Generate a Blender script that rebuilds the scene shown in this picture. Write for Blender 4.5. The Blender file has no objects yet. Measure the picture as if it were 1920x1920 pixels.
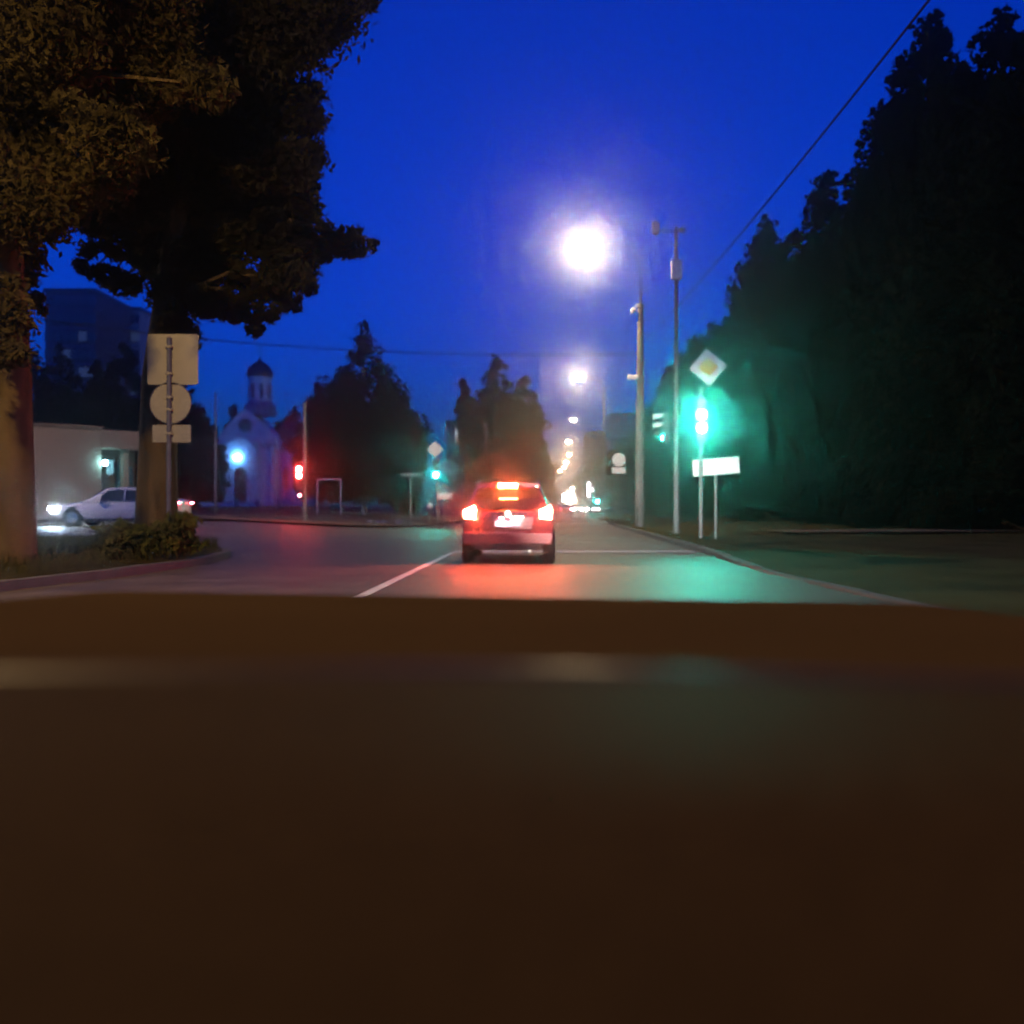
import bpy, math, random
import numpy as np
from mathutils import Vector, Matrix

S = bpy.context.scene
COL = S.collection
R = math.radians

# ------------------------------------------------------------------ camera
F, HY, CX, CH = 1800.0, 950.0, 960.0, 1.1      # focal length in photo pixels, horizon row, centre column, eye height
cam_d = bpy.data.cameras.new('camera')
cam = bpy.data.objects.new('camera', cam_d)
COL.objects.link(cam)
cam.location = (0, 0, CH)
cam.rotation_euler = (R(90), 0, 0)
cam_d.sensor_width = 36
cam_d.lens = 36 * F / 1920
cam_d.shift_y = -(960 - HY) / 1920
cam_d.clip_start = 0.05
cam_d.clip_end = 5000
cam_d.dof.use_dof = True
cam_d.dof.focus_distance = 7.0
cam_d.dof.aperture_fstop = 1.45
S.camera = cam

# ------------------------------------------------------------------ sky
W = bpy.data.worlds.new('World')
S.world = W
W.use_nodes = True
nt = W.node_tree
bg = nt.nodes['Background']
sky = nt.nodes.new('ShaderNodeTexSky')
sky.sky_type = 'NISHITA'
sky.sun_disc = False
sky.sun_elevation = R(2.0)
sky.sun_rotation = R(180)
sky.ozone_density = 10
sky.dust_density = 0
sky.air_density = 1
tint = nt.nodes.new('ShaderNodeMix')
tint.data_type = 'RGBA'
tint.blend_type = 'MULTIPLY'
tint.inputs[0].default_value = 1
tint.inputs[7].default_value = (0.0, 0.80, 1.2, 1)
nt.links.new(sky.outputs[0], tint.inputs[6])
nt.links.new(tint.outputs[2], bg.inputs[0])
bg.inputs[1].default_value = 0.115

S.view_settings.view_transform = 'Standard'
S.view_settings.look = 'None'
S.view_settings.exposure = 1.55
S.view_settings.gamma = 1
S.view_settings.use_curve_mapping = False
cy = S.cycles
cy.use_denoising = True
cy.denoising_input_passes = 'RGB'
cy.max_bounces = 4
cy.diffuse_bounces = 2
cy.glossy_bounces = 3
cy.transmission_bounces = 3
cy.volume_bounces = 0
cy.sample_clamp_indirect = 2.0
cy.caustics_reflective = False
cy.caustics_refractive = False
cy.light_sampling_threshold = 0.0

rng = np.random.default_rng(7)
random.seed(7)


# ------------------------------------------------------------------ helpers
def pt(px, py, Y):
    return Vector(((px - CX) / F * Y, Y, CH - (py - HY) / F * Y))


def smooth(t):
    t = min(1.0, max(0.0, t))
    return t * t * (3 - 2 * t)


def gz(x, y):
    """height of the roads; the land on the left climbs gently"""
    z = 0.38 * smooth((-x - 6.5) / 9) * smooth((y - 24) / 12)
    z += 0.55 * smooth((-x - 9) / 14) * smooth((y - 48) / 42)
    return z


class MB:
    def __init__(s):
        s.v = []
        s.f = []

    def add(s, vs, fs):
        k = len(s.v)
        s.v += [tuple(v) for v in vs]
        s.f += [tuple(i + k for i in f) for f in fs]
        return s

    def box(s, c, d, rz=0.0, rx=0.0, ry=0.0):
        m = Matrix.Rotation(rz, 3, 'Z') @ Matrix.Rotation(ry, 3, 'Y') @ Matrix.Rotation(rx, 3, 'X')
        vs = []
        for z in (-.5, .5):
            for x, y in ((-.5, -.5), (.5, -.5), (.5, .5), (-.5, .5)):
                vs.append(Vector(c) + m @ Vector((x * d[0], y * d[1], z * d[2])))
        return s.add(vs, [(3, 2, 1, 0), (4, 5, 6, 7), (0, 1, 5, 4), (1, 2, 6, 5), (2, 3, 7, 6), (3, 0, 4, 7)])

    def tube(s, pts, rad, n=8, cap=True):
        pts = [Vector(p) for p in pts]
        if not hasattr(rad, '__len__'):
            rad = [rad] * len(pts)
        rings = []
        for i, p in enumerate(pts):
            d = (pts[min(i + 1, len(pts) - 1)] - pts[max(i - 1, 0)]).normalized()
            a = Vector((1, 0, 0)) if abs(d.x) < .9 else Vector((0, 1, 0))
            u = d.cross(a).normalized()
            w = d.cross(u).normalized()
            rings.append([p + rad[i] * (math.cos(2 * math.pi * k / n) * u + math.sin(2 * math.pi * k / n) * w) for k in range(n)])
        vs = [v for r in rings for v in r]
        fs = []
        for i in range(len(rings) - 1):
            for k in range(n):
                fs.append((i * n + k, i * n + (k + 1) % n, (i + 1) * n + (k + 1) % n, (i + 1) * n + k))
        if cap:
            fs.append(tuple(range(n)))
            fs.append(tuple((len(rings) - 1) * n + k for k in reversed(range(n))))
        return s.add(vs, fs)

    def lathe(s, prof, n=20, c=(0, 0, 0), axis='Z'):
        """prof: (radius, along)"""
        vs = []
        for r, a in prof:
            for k in range(n):
                t = 2 * math.pi * k / n
                if axis == 'Z':
                    vs.append((c[0] + r * math.cos(t), c[1] + r * math.sin(t), c[2] + a))
                elif axis == 'Y':
                    vs.append((c[0] + r * math.cos(t), c[1] + a, c[2] + r * math.sin(t)))
                else:
                    vs.append((c[0] + a, c[1] + r * math.cos(t), c[2] + r * math.sin(t)))
        fs = []
        for i in range(len(prof) - 1):
            for k in range(n):
                fs.append((i * n + k, i * n + (k + 1) % n, (i + 1) * n + (k + 1) % n, (i + 1) * n + k))
        fs.append(tuple(range(n)))
        fs.append(tuple((len(prof) - 1) * n + k for k in reversed(range(n))))
        return s.add(vs, fs)

    def prism(s, poly, y0, y1):
        """outline in x,z pushed along y"""
        n = len(poly)
        vs = [(x, y0, z) for x, z in poly] + [(x, y1, z) for x, z in poly]
        fs = [tuple(range(n)), tuple(range(2 * n - 1, n - 1, -1))]
        for i in range(n):
            j = (i + 1) % n
            fs.append((i, i + n, j + n, j))
        return s.add(vs, fs)

    def plate(s, poly, z0, z1):
        """outline in x,y pushed along z"""
        n = len(poly)
        vs = [(x, y, z0) for x, y in poly] + [(x, y, z1) for x, y in poly]
        fs = [tuple(range(n - 1, -1, -1)), tuple(range(n, 2 * n))]
        for i in range(n):
            j = (i + 1) % n
            fs.append((i, j, j + n, i + n))
        return s.add(vs, fs)

    def build(s, name, mat, parent=None, smooth_=False, bevel=0.0):
        me = bpy.data.meshes.new(name)
        me.from_pydata(s.v, [], s.f)
        me.materials.append(mat)
        if smooth_:
            me.polygons.foreach_set('use_smooth', [True] * len(me.polygons))
            try:
                me.set_sharp_from_angle(angle=R(40))
            except Exception:
                pass
        me.update()
        o = bpy.data.objects.new(name, me)
        COL.objects.link(o)
        if parent:
            o.parent = parent
        if bevel:
            b = o.modifiers.new('bevel', 'BEVEL')
            b.width = bevel
            b.segments = 2
            b.limit_method = 'ANGLE'
        return o


def quads(name, V, mat, parent=None):
    """V: array n x 4 x 3"""
    n = len(V)
    me = bpy.data.meshes.new(name)
    me.vertices.add(n * 4)
    me.vertices.foreach_set('co', V.reshape(-1).astype(np.float32))
    me.loops.add(n * 4)
    me.loops.foreach_set('vertex_index', np.arange(n * 4, dtype=np.int32))
    me.polygons.add(n)
    me.polygons.foreach_set('loop_start', np.arange(0, n * 4, 4, dtype=np.int32))
    me.materials.append(mat)
    me.update(calc_edges=True)
    o = bpy.data.objects.new(name, me)
    COL.objects.link(o)
    if parent:
        o.parent = parent
    return o


def empty(name, loc=(0, 0, 0), rz=0.0):
    o = bpy.data.objects.new(name, None)
    o.empty_display_size = 0.3
    o.location = loc
    o.rotation_euler = (0, 0, rz)
    COL.objects.link(o)
    return o


def tag(o, label=None, cat=None, group=None, kind=None):
    if label: o['label'] = label
    if cat: o['category'] = cat
    if group: o['group'] = group
    if kind: o['kind'] = kind
    return o


def copy_tree(o, parent=None):
    kids = list(o.children)
    c = o.copy()
    COL.objects.link(c)
    c.parent = parent
    for k in kids:
        copy_tree(k, c)
    return c


# ------------------------------------------------------------------ materials
def mat(name, col, rough=0.7, metal=0.0, var=0.25, scale=8.0, bump=0.0, spec=0.5, detail=4, coat=0.0, stretch=None):
    m = bpy.data.materials.new(name)
    m.use_nodes = True
    t = m.node_tree
    b = t.nodes['Principled BSDF']
    b.inputs['Roughness'].default_value = rough
    b.inputs['Metallic'].default_value = metal
    b.inputs['Specular IOR Level'].default_value = spec
    b.inputs['Coat Weight'].default_value = coat
    tc = t.nodes.new('ShaderNodeTexCoord')
    no = t.nodes.new('ShaderNodeTexNoise')
    no.inputs['Scale'].default_value = scale
    no.inputs['Detail'].default_value = detail
    src = tc.outputs['Object']
    if stretch:
        mp = t.nodes.new('ShaderNodeMapping')
        mp.inputs['Scale'].default_value = stretch
        t.links.new(src, mp.inputs[0])
        src = mp.outputs[0]
    t.links.new(src, no.inputs['Vector'])
    rp = t.nodes.new('ShaderNodeMapRange')
    rp.inputs[1].default_value = 0.3
    rp.inputs[2].default_value = 0.7
    rp.inputs[3].default_value = 1 - var
    rp.inputs[4].default_value = 1 + var
    t.links.new(no.outputs[0], rp.inputs[0])
    mx = t.nodes.new('ShaderNodeVectorMath')
    mx.operation = 'SCALE'
    mx.inputs[0].default_value = col
    t.links.new(rp.outputs[0], mx.inputs['Scale'])
    t.links.new(mx.outputs[0], b.inputs['Base Color'])
    if bump:
        bp = t.nodes.new('ShaderNodeBump')
        bp.inputs['Strength'].default_value = bump
        bp.inputs['Distance'].default_value = 0.02
        t.links.new(no.outputs[0], bp.inputs['Height'])
        t.links.new(bp.outputs[0], b.inputs['Normal'])
    return m


def leafmat(name, col, var=0.5):
    m = mat(name, col, rough=0.9, var=var, scale=0.9, detail=6, spec=0.04)
    t = m.node_tree                                # leaves let part of the light through
    b = t.nodes['Principled BSDF']
    tr = t.nodes.new('ShaderNodeBsdfTranslucent')
    t.links.new(b.inputs['Base Color'].links[0].from_socket, tr.inputs['Color'])
    mx = t.nodes.new('ShaderNodeMixShader')
    mx.inputs[0].default_value = 0.45
    t.links.new(b.outputs[0], mx.inputs[1])
    t.links.new(tr.outputs[0], mx.inputs[2])
    t.links.new(mx.outputs[0], t.nodes['Material Output'].inputs['Surface'])
    return m


def emis(name, col, strength):
    m = bpy.data.materials.new(name)
    m.use_nodes = True
    b = m.node_tree.nodes['Principled BSDF']
    b.inputs['Base Color'].default_value = (col[0] * .3, col[1] * .3, col[2] * .3, 1)
    b.inputs['Emission Color'].default_value = (*col, 1)
    b.inputs['Emission Strength'].default_value = strength
    return m


M = {}
M['asphalt'] = mat('asphalt', (0.115, 0.090, 0.066), 0.62, var=0.3, scale=1.2, bump=0.15, detail=10, spec=0.10)
M['paint'] = mat('road_paint', (0.78, 0.76, 0.70), 0.6, var=0.3, scale=3)
M['soil'] = mat('soil_grass', (0.05, 0.05, 0.02), 0.95, var=0.5, scale=0.5, bump=0.3, detail=8, spec=0.05)
M['verge'] = mat('verge_grass', (0.055, 0.046, 0.010), 0.95, var=0.5, scale=0.7, bump=0.4, detail=8, spec=0.05)
M['dirt'] = mat('dirt', (0.16, 0.12, 0.08), 0.95, var=0.35, scale=0.6, bump=0.3, detail=8, spec=0.05)
M['kerb'] = mat('kerb_concrete', (0.14, 0.13, 0.115), 0.85, var=0.25, scale=4, bump=0.2, spec=0.05)
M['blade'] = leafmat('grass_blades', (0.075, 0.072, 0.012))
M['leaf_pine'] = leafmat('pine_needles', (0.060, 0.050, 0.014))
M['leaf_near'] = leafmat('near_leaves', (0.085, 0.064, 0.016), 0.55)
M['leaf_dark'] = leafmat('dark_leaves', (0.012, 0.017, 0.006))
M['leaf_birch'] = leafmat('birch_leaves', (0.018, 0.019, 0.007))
M['leaf_birch_lit'] = leafmat('lit_birch_leaves', (0.13, 0.095, 0.022))  # lighter birch leaves: orange light on the small birch put into the colour
M['leaf_bush'] = leafmat('bush_leaves', (0.12, 0.12, 0.014))
M['bark'] = mat('bark', (0.14, 0.095, 0.030), 0.9, var=0.45, scale=6, bump=0.8, stretch=(1, 1, 0.2), spec=0.05)
M['bark_birch'] = mat('birch_bark', (0.5, 0.48, 0.42), 0.8, var=0.5, scale=5, bump=0.3, stretch=(.4, .4, 3))
M['galv'] = mat('galvanised_steel', (0.17, 0.175, 0.175), 0.6, metal=0.3, var=0.2, scale=6)
M['pole_paint'] = mat('grey_pole_paint', (0.19, 0.20, 0.20), 0.6, var=0.2, scale=5)
M['pole_concrete'] = mat('pole_concrete', (0.27, 0.25, 0.22), 0.85, var=0.4, scale=3, bump=0.4, spec=0.05)
M['wire'] = mat('wire', (0.02, 0.02, 0.02), 0.8, var=0.1, spec=0.1)
M['sign_white'] = mat('sign_white', (0.88, 0.88, 0.86), 0.45, var=0.04, scale=2)
M['sign_yellow'] = mat('sign_yellow', (0.85, 0.52, 0.02), 0.45, var=0.04, scale=2)
M['sign_back'] = mat('sign_back_metal', (0.46, 0.41, 0.23), 0.42, metal=0.3, var=0.12, scale=2)
M['signal_black'] = mat('signal_housing', (0.03, 0.03, 0.03), 0.5, var=0.2)
M['lens_dark'] = mat('unlit_lens', (0.05, 0.03, 0.02), 0.2, var=0.1)
M['car_dark'] = mat('dark_red_paint', (0.22, 0.045, 0.055), 0.4, metal=0.3, var=0.05, scale=1, coat=0.8)
M['car_white'] = mat('white_paint', (0.72, 0.68, 0.67), 0.35, var=0.03, scale=1, coat=0.8)
M['car_grey'] = mat('grey_paint', (0.22, 0.22, 0.23), 0.35, metal=.4, var=0.03, scale=1, coat=0.8)
M['glass'] = mat('car_glass', (0.015, 0.015, 0.02), 0.08, var=0.05, coat=0.5)
M['rubber'] = mat('tyre_rubber', (0.02, 0.02, 0.02), 0.85, var=0.2)
M['trim'] = mat('black_plastic', (0.03, 0.03, 0.03), 0.6, var=0.2)
M['chrome'] = mat('chrome', (0.6, 0.6, 0.6), 0.2, metal=1.0, var=0.05)
M['rim'] = mat('wheel_rim', (0.35, 0.35, 0.36), 0.35, metal=0.9, var=0.1)
M['plaster_beige'] = mat('beige_plaster', (0.22, 0.155, 0.115), 0.9, var=0.1, scale=0.8, detail=6, spec=0.05)
M['plaster_brown'] = mat('brown_plaster', (0.16, 0.11, 0.08), 0.9, var=0.15, scale=1, spec=0.05)
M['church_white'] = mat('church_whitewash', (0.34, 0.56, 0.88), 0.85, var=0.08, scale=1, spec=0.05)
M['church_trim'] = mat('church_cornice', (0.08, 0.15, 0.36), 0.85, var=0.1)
M['roof_dark'] = mat('dark_roof_metal', (0.045, 0.05, 0.055), 0.5, metal=0.2, var=0.2)
M['dome'] = mat('dome_metal', (0.05, 0.035, 0.06), 0.35, metal=0.5, var=0.2)
M['gold'] = mat('gilding', (0.6, 0.42, 0.15), 0.3, metal=1, var=0.1)
M['door'] = mat('dark_door', (0.05, 0.04, 0.05), 0.6, var=0.2)
M['panel_grey'] = mat('grey_panel', (0.08, 0.09, 0.11), 0.85, var=0.12, scale=.4)
M['panel_blue'] = mat('blue_grey_panel', (0.30, 0.36, 0.42), 0.85, var=0.12, scale=.3)
M['brick_dull'] = mat('dull_brick', (0.22, 0.17, 0.15), 0.85, var=0.15, scale=.6)
M['window_dark'] = mat('unlit_window', (0.05, 0.07, 0.10), 0.15, var=0.1)
M['dash'] = mat('dashboard_plastic', (0.036, 0.022, 0.0075), 0.75, var=0.15, scale=60, bump=0.15, spec=0.01)
M['added_sheen_strip'] = mat('satin_sheen_strip', (0.045, 0.028, 0.010), 0.36, var=0.1, spec=0.10)
M['bonnet'] = mat('bonnet_paint', (0.050, 0.030, 0.012), 1.0, var=0.06, scale=2, spec=0.0)
M['stone'] = mat('pale_stone', (0.34, 0.32, 0.28), 0.9, var=0.3, scale=3, bump=0.4)

# light sources (strengths before exposure)
E = {}
E['lamp_warm'] = emis('street_lamp_glow', (1.0, 0.72, 0.38), 350)
E['lamp_near'] = emis('orange_lamp_glow', (1.0, 0.64, 0.26), 430)
E['lamp_side'] = emis('cross_street_lamp_glow', (1.0, 0.76, 0.60), 400)
E['lamp_far'] = emis('far_lamp_glow', (1.0, 0.64, 0.32), 170)
E['green'] = emis('green_signal', (0.02, 1.0, 0.72), 950)
E['green_far'] = emis('far_green_signal', (0.02, 1.0, 0.78), 350)
E['red'] = emis('red_signal', (1.0, 0.035, 0.03), 130)
E['red_dim'] = emis('dim_red_signal', (1.0, 0.2, 0.25), 10)
E['brake'] = emis('brake_light', (1.0, 0.085, 0.04), 175)
E['brake_top'] = emis('high_brake_light', (1.0, 0.13, 0.03), 420)
E['reflector'] = emis('glowing_reflector', (1.0, 0.22, 0.18), 6)  # reflectors, not lamps: the light they throw back is given as glow
E['plate_lamp'] = emis('plate_lamp', (1.0, 0.80, 0.95), 150)
E['head_blue'] = emis('xenon_headlight', (0.55, 0.78, 1.0), 420)
E['head_white'] = emis('far_headlight', (1.0, 0.86, 0.70), 160)
E['tail'] = emis('tail_light', (1.0, 0.07, 0.10), 40)
E['church_lamp'] = emis('church_lamp_glow', (0.24, 0.55, 1.0), 55)
E['teal_lamp'] = emis('teal_lamp_glow', (0.25, 0.75, 0.9), 40)
E['white_window'] = emis('lit_window', (0.75, 0.85, 1.0), 0.5)
E['shop'] = emis('shop_light', (1.0, 0.82, 0.62), 20)
E['panel_lit'] = emis('lit_panel', (1.0, 0.85, 0.9), 5)
E['faint_window'] = emis('faint_window', (0.25, 0.4, 0.8), 0.02)


# ------------------------------------------------------------------ ground and roads
def sheet(name, xs, ys, zf, m, kind='structure'):
    vs = [(x, y, zf(x, y)) for y in ys for x in xs]
    nx = len(xs)
    fs = [(j * nx + i, j * nx + i + 1, (j + 1) * nx + i + 1, (j + 1) * nx + i) for j in range(len(ys) - 1) for i in range(nx - 1)]
    o = MB().add(vs, fs).build(name, m, smooth_=True)
    if kind: tag(o, kind=kind)
    return o


xs = sorted(set([-420, -250, -120] + list(np.arange(-80, 41, 3.0)) + [60, 120, 250, 420]))
ys = sorted(set(list(np.arange(-20, 130, 3.0)) + [160, 200, 300, 450, 700, 900]))
sheet('ground', xs, ys, lambda x, y: gz(x, y) - 0.05, M['soil'])

# right-hand kerb line (inner edge of the verge)
RK = [(-16, 9.5), (-6, 6.6), (4, 5.0), (10.7, 4.45), (15.8, 4.3), (24.75, 4.67), (32, 4.93), (39.6, 5.24), (56.6, 6.0), (85, 7.7), (127, 10.0), (170, 12.4), (300, 19.0), (600, 33)]
# left-hand edge of the main road beyond the junction
LK = [(49, -7.5), (51.5, -5.2), (56, -4.2), (70, -3.4), (100, -1.7), (170, 2.2), (300, 9.0), (600, 24)]


def interp(tab, y):
    if y <= tab[0][0]: return tab[0][1]
    for (a, xa), (b, xb) in zip(tab, tab[1:]):
        if y <= b: return xa + (xb - xa) * (y - a) / (b - a)
    return tab[-1][1]


# main road strip
yy = sorted(set(list(np.arange(-16, 60, 1.5)) + list(np.arange(60, 180, 6.0)) + [200, 250, 300, 400, 500, 600]))
vs, fs = [], []
for y in yy:
    xl = -14 if y < 47 else interp(LK, y) - 0.2
    if 44 < y < 51.5: xl = -14
    xr = interp(RK, y) + 0.2
    for k in range(9):
        x = xl + (xr - xl) * k / 8
        vs.append((x, y, gz(x, y)))
n = 9
for j in range(len(yy) - 1):
    for i in range(n - 1):
        fs.append((j * n + i, j * n + i + 1, (j + 1) * n + i + 1, (j + 1) * n + i))
tag(MB().add(vs, fs).build('main_road', M['asphalt'], smooth_=True), kind='structure')
sheet('cross_road', list(np.arange(-95, -13.9, 3.0)), list(np.arange(24, 52.1, 2.0)), lambda x, y: gz(x, y), M['asphalt'])

# verges raised above the roads
def verge_patch(name, rows, z_up, m):
    """rows: list of rows of (x,y) points, inner edge first"""
    vs, fs = [], []
    nc = len(rows[0])
    for r in rows:
        for i, (x, y) in enumerate(r):
            vs.append((x, y, gz(x, y) + z_up(x, y, i)))
    for j in range(len(rows) - 1):
        for i in range(nc - 1):
            fs.append((j * nc + i, j * nc + i + 1, (j + 1) * nc + i + 1, (j + 1) * nc + i))
    return tag(MB().add(vs, fs).build(name, m, smooth_=True), kind='structure')


offs = [0.15, .5, 1, 1.6, 2.3, 3.5, 5, 7, 10, 14, 20, 30, 60, 150, 380]
def rz_up(x, y, i):
    return [0.12, .13, .15, .17, .2, .22, .24, .25, .25, .28, .3, .3, .3, .3, .3][i] * (1 - .85 * (1 - smooth((y - 15) / 9)) * max(0, 1 - i / 6)) + 0.03 * math.sin(x * 1.3 + y * .7) * (i > 1)
verge_patch('right_verge', [[(interp(RK, y) + o, y) for o in offs] for y in yy], rz_up, M['verge'])

# path crossing the right verge
vs, fs = [], []
for k, x in enumerate(np.arange(8.5, 70, 1.5)):
    y = 31 + 0.1 * (x - 8.5)
    for dy in (-1.4, 0, 1.4):
        vs.append((x, y + dy, 0.325))
    if k:
        a = (k - 1) * 3
        fs += [(a, a + 3, a + 4, a + 1), (a + 1, a + 4, a + 5, a + 2)]
tag(MB().add(vs, fs).build('path', M['dirt']), kind='structure')

# left island
ISL = [(-9.0, -8), (-7.6, 4), (-7.0, 10), (-6.5, 13.6), (-6.2, 14.9), (-6.0, 17), (-6.0, 19), (-6.25, 21), (-6.9, 23), (-8.2, 25.2), (-10.2, 26.8), (-13, 27.8), (-17, 28.4), (-24, 28.8), (-40, 29), (-80, 29)]
cx0, cy0 = -40, 4
rows = []
for t in (0.0, .012, .04, .1, .2, .35, .6, 1.0):
    rows.append([(x + (cx0 - x) * t, y + (cy0 - y) * t) for x, y in ISL])
rows = [[r[i] for r in rows] for i in range(len(ISL))]
verge_patch('left_island', rows, lambda x, y, i: [0.12, .14, .18, .24, .28, .3, .3, .3][i], M['verge'])

# far left block
FB = [(-95, 50), (-60, 49.5), (-40, 49), (-25, 48.5), (-15, 48.2), (-10, 48.4), (-7.2, 49.2), (-5.4, 51), (-4.4, 54), (-4.0, 60), (-3.4, 70), (-1.7, 100), (2.2, 170), (9, 300), (24, 600)]
rows = []
for i, (x, y) in enumerate(FB):
    r = []
    dirx, diry = (0, 1) if i < 5 else (-.75, .66) if i < 8 else (-1, 0.1)
    for o in (0, .3, 1, 2, 4, 7, 12, 20, 40, 100):
        r.append((x + dirx * o, y + diry * o))
    rows.append(r)
verge_patch('left_block_verge', rows, lambda x, y, i: min(0.12 + .02 * i, .2), M['dirt'])

# kerb stones
def kerb(name, line, step, w, ymax, proud=0.0):
    root = tag(empty(name), kind='structure')
    P = [Vector((x, y, 0)) for x, y in line]
    seg = []
    for a, b in zip(P, P[1:]):
        L = (b - a).length
        k = max(1, round(L / step))
        for i in range(k):
            seg.append((a + (b - a) * (i / k), a + (b - a) * ((i + 1) / k)))
    base = None
    for a, b in seg:
        c = (a + b) / 2
        if c.y > ymax or c.y < 2: continue
        if base is None:
            mb = MB()
            mb.prism([(-w / 2, -.1), (w / 2, -.1), (w / 2, .135), (-w / 2 + .03, .135), (-w / 2, .11)], -.5, .5)
            o = mb.build('kerb_stone', M['kerb'], root)
            base = o
        else:
            o = base.copy()
            COL.objects.link(o)
            o.parent = root
        d = b - a
        o.location = (c.x, c.y, gz(c.x, c.y) + random.uniform(-.008, .008) - (0 if c.x < 0 else .105 * (1 - smooth((c.y - 15) / 9))))
        o.rotation_euler = (0, 0, math.atan2(-d.x, d.y) + random.uniform(-.004, .004))
        o.scale = (1, (d.length - 0.012), 1)
    return root

dense_rk = [(interp(RK, y), y) for y in np.arange(2, 90, 1.0)]
kerb('right_kerb', dense_rk, 1.0, 0.18, 62)
kerb('left_kerb', ISL[1:14], 1.0, 0.2, 40)
tag(MB().tube([(interp(RK, y) + .02, y, 0.06) for y in (62, 85, 127, 170, 300)], .08, 6).build('far_kerb', M['kerb']), kind='structure')

# road paint
def strip(name, pts, w, dz=0.006, m='paint'):
    mb = MB()
    vs, fs = [], []
    P = [Vector((x, y, 0)) for x, y in pts]
    Q = []
    for a, b in zip(P, P[1:]):
        k = max(1, int((b - a).length / 2))
        Q += [a + (b - a) * i / k for i in range(k)]
    Q.append(P[-1])
    for i, p in enumerate(Q):
        d = (Q[min(i + 1, len(Q) - 1)] - Q[max(i - 1, 0)]).normalized()
        nrm = Vector((-d.y, d.x, 0))
        for s_ in (-1, 1):
            q = p + nrm * w / 2 * s_
            vs.append((q.x, q.y, gz(q.x, q.y) + dz))
    for i in range(len(Q) - 1):
        fs.append((2 * i + 1, 2 * i, 2 * i + 2, 2 * i + 3))
    return tag(MB().add(vs, fs).build(name, M[m]), kind='structure')

strip('lane_line', [(-2.05, 6), (-1.84, 11.86), (-1.42, 23.0)], 0.14)
strip('stop_line', [(-1.4, 23.3), (4.45, 23.3)], 0.6, 0.011)
strip('cross_road_edge_line', [(-12.0, 30.8), (-17, 31.6), (-30, 31.8), (-60, 31.8)], 0.30)
for k in range(8):
    y0 = 56 + k * 9
    o = strip('far_lane_line', [(0.2 + .058 * (y0 - 50), y0), (0.2 + .058 * (y0 - 46), y0 + 4)], 0.14)


# ------------------------------------------------------------------ vegetation
def leaf_cloud(centres, radii, n_per, size, aspect=1.0, squash=0.85, droop=0.0, fuzz=1.12):
    """leaf quads scattered through ellipsoidal clumps"""
    out = []
    for c, r, n_ in zip(centres, radii, n_per):
        d = rng.normal(size=(n_, 3))
        d /= np.linalg.norm(d, axis=1)[:, None]
        rad = r * rng.uniform(0.15, 1.0, n_) ** 0.45 * rng.uniform(.8, 1, n_) * (1 + (fuzz - 1) * rng.uniform(0, 1, n_) ** 3)
        p = d * rad[:, None]
        p[:, 2] *= squash
        p += np.array(c)
        u = rng.normal(size=(n_, 3)); u[:, 2] -= droop
        u /= np.linalg.norm(u, axis=1)[:, None]
        w = rng.normal(size=(n_, 3))
        w = np.cross(u, w)
        w /= np.linalg.norm(w, axis=1)[:, None] + 1e-6
        s_ = size * rng.uniform(.6, 1.4, n_)
        U = u * (s_ * aspect)[:, None] / 2
        Wd = w * s_[:, None] / 2
        q = np.stack([p - U, p + Wd * .9 - U * .1, p + U, p - Wd * .9 - U * .1], axis=1)
        out.append(q)
    return np.concatenate(out)


def crown_profile_tree(name, label, X, Y, z0, H, prof, leafm, barkm='bark', n_leaf=14000, leaf=.22, trunk_r=.22, seed=0, base=.12, group=None, cat='tree', lumps=60, link_to=None):
    """prof: list of (height fraction, radius)"""
    global rng
    if link_to is not None:
        t = copy_tree(link_to)
        t.location = (X, Y, z0)
        if label: t['label'] = label
        return t
    rng = np.random.default_rng(seed)
    root = tag(empty(name, (X, Y, z0)), label, cat, group)
    pr = prof
    def rad(h):
        for (a, ra), (b, rb) in zip(pr, pr[1:]):
            if h <= b: return ra + (rb - ra) * (h - a) / max(1e-6, b - a)
        return 0
    C, RR = [], []
    for k in range(lumps):
        h = base + (1 - base) * (k + .5) / lumps
        R_ = rad(h)
        for m in range(1 + int(R_ > 1.2) + int(R_ > 2.0)):
            an = rng.uniform(0, 2 * math.pi)
            tip = R_ < 1.3
            rr = R_ * (rng.uniform(0, .75) if tip else rng.uniform(.35, .95))
            lr = R_ * rng.uniform(.4, .75) + .12 if tip else R_ * rng.uniform(.28, .5)
            C.append((rr * math.cos(an), rr * math.sin(an), h * H + rng.uniform(-.3, .3)))
            RR.append(min(lr, H * .11))
    RR = np.array(RR)
    w = RR ** 2
    N = np.maximum(20, (n_leaf * w / w.sum()).astype(int))
    quads('crown', leaf_cloud(C, RR, N, leaf), M[leafm], root)
    tb = MB()
    hs = [0, .1, .3, .6, .95]
    tb.tube([(rng.uniform(-.1, .1) * i, rng.uniform(-.1, .1) * i, h * H) for i, h in enumerate(hs)], [trunk_r * 1.25, trunk_r, trunk_r * .8, trunk_r * .45, .03], 9)
    tb.build('trunk', M[barkm], root, True)
    bb = MB()
    for c in C[::3]:
        bb.tube([(0, 0, max(.8, c[2] - 1.2)), (c[0] * .5, c[1] * .5, c[2] - .5), c], [trunk_r * .25, trunk_r * .17, .02], 5)
    bb.build('branches', M[barkm], root, True)
    return root


birchy = [(0, .3), (.12, 2.6), (.3, 3.6), (.5, 3.1), (.7, 2.0), (.85, 1.1), (.95, .55), (1, .15)]
broad = [(0, .3), (.1, 2.8), (.3, 4.2), (.55, 4.4), (.75, 3.4), (.9, 2.0), (1, .5)]
tall = [(0, .3), (.08, 2.6), (.3, 3.4), (.6, 3.2), (.8, 2.2), (.93, 1.2), (1, .3)]

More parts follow.
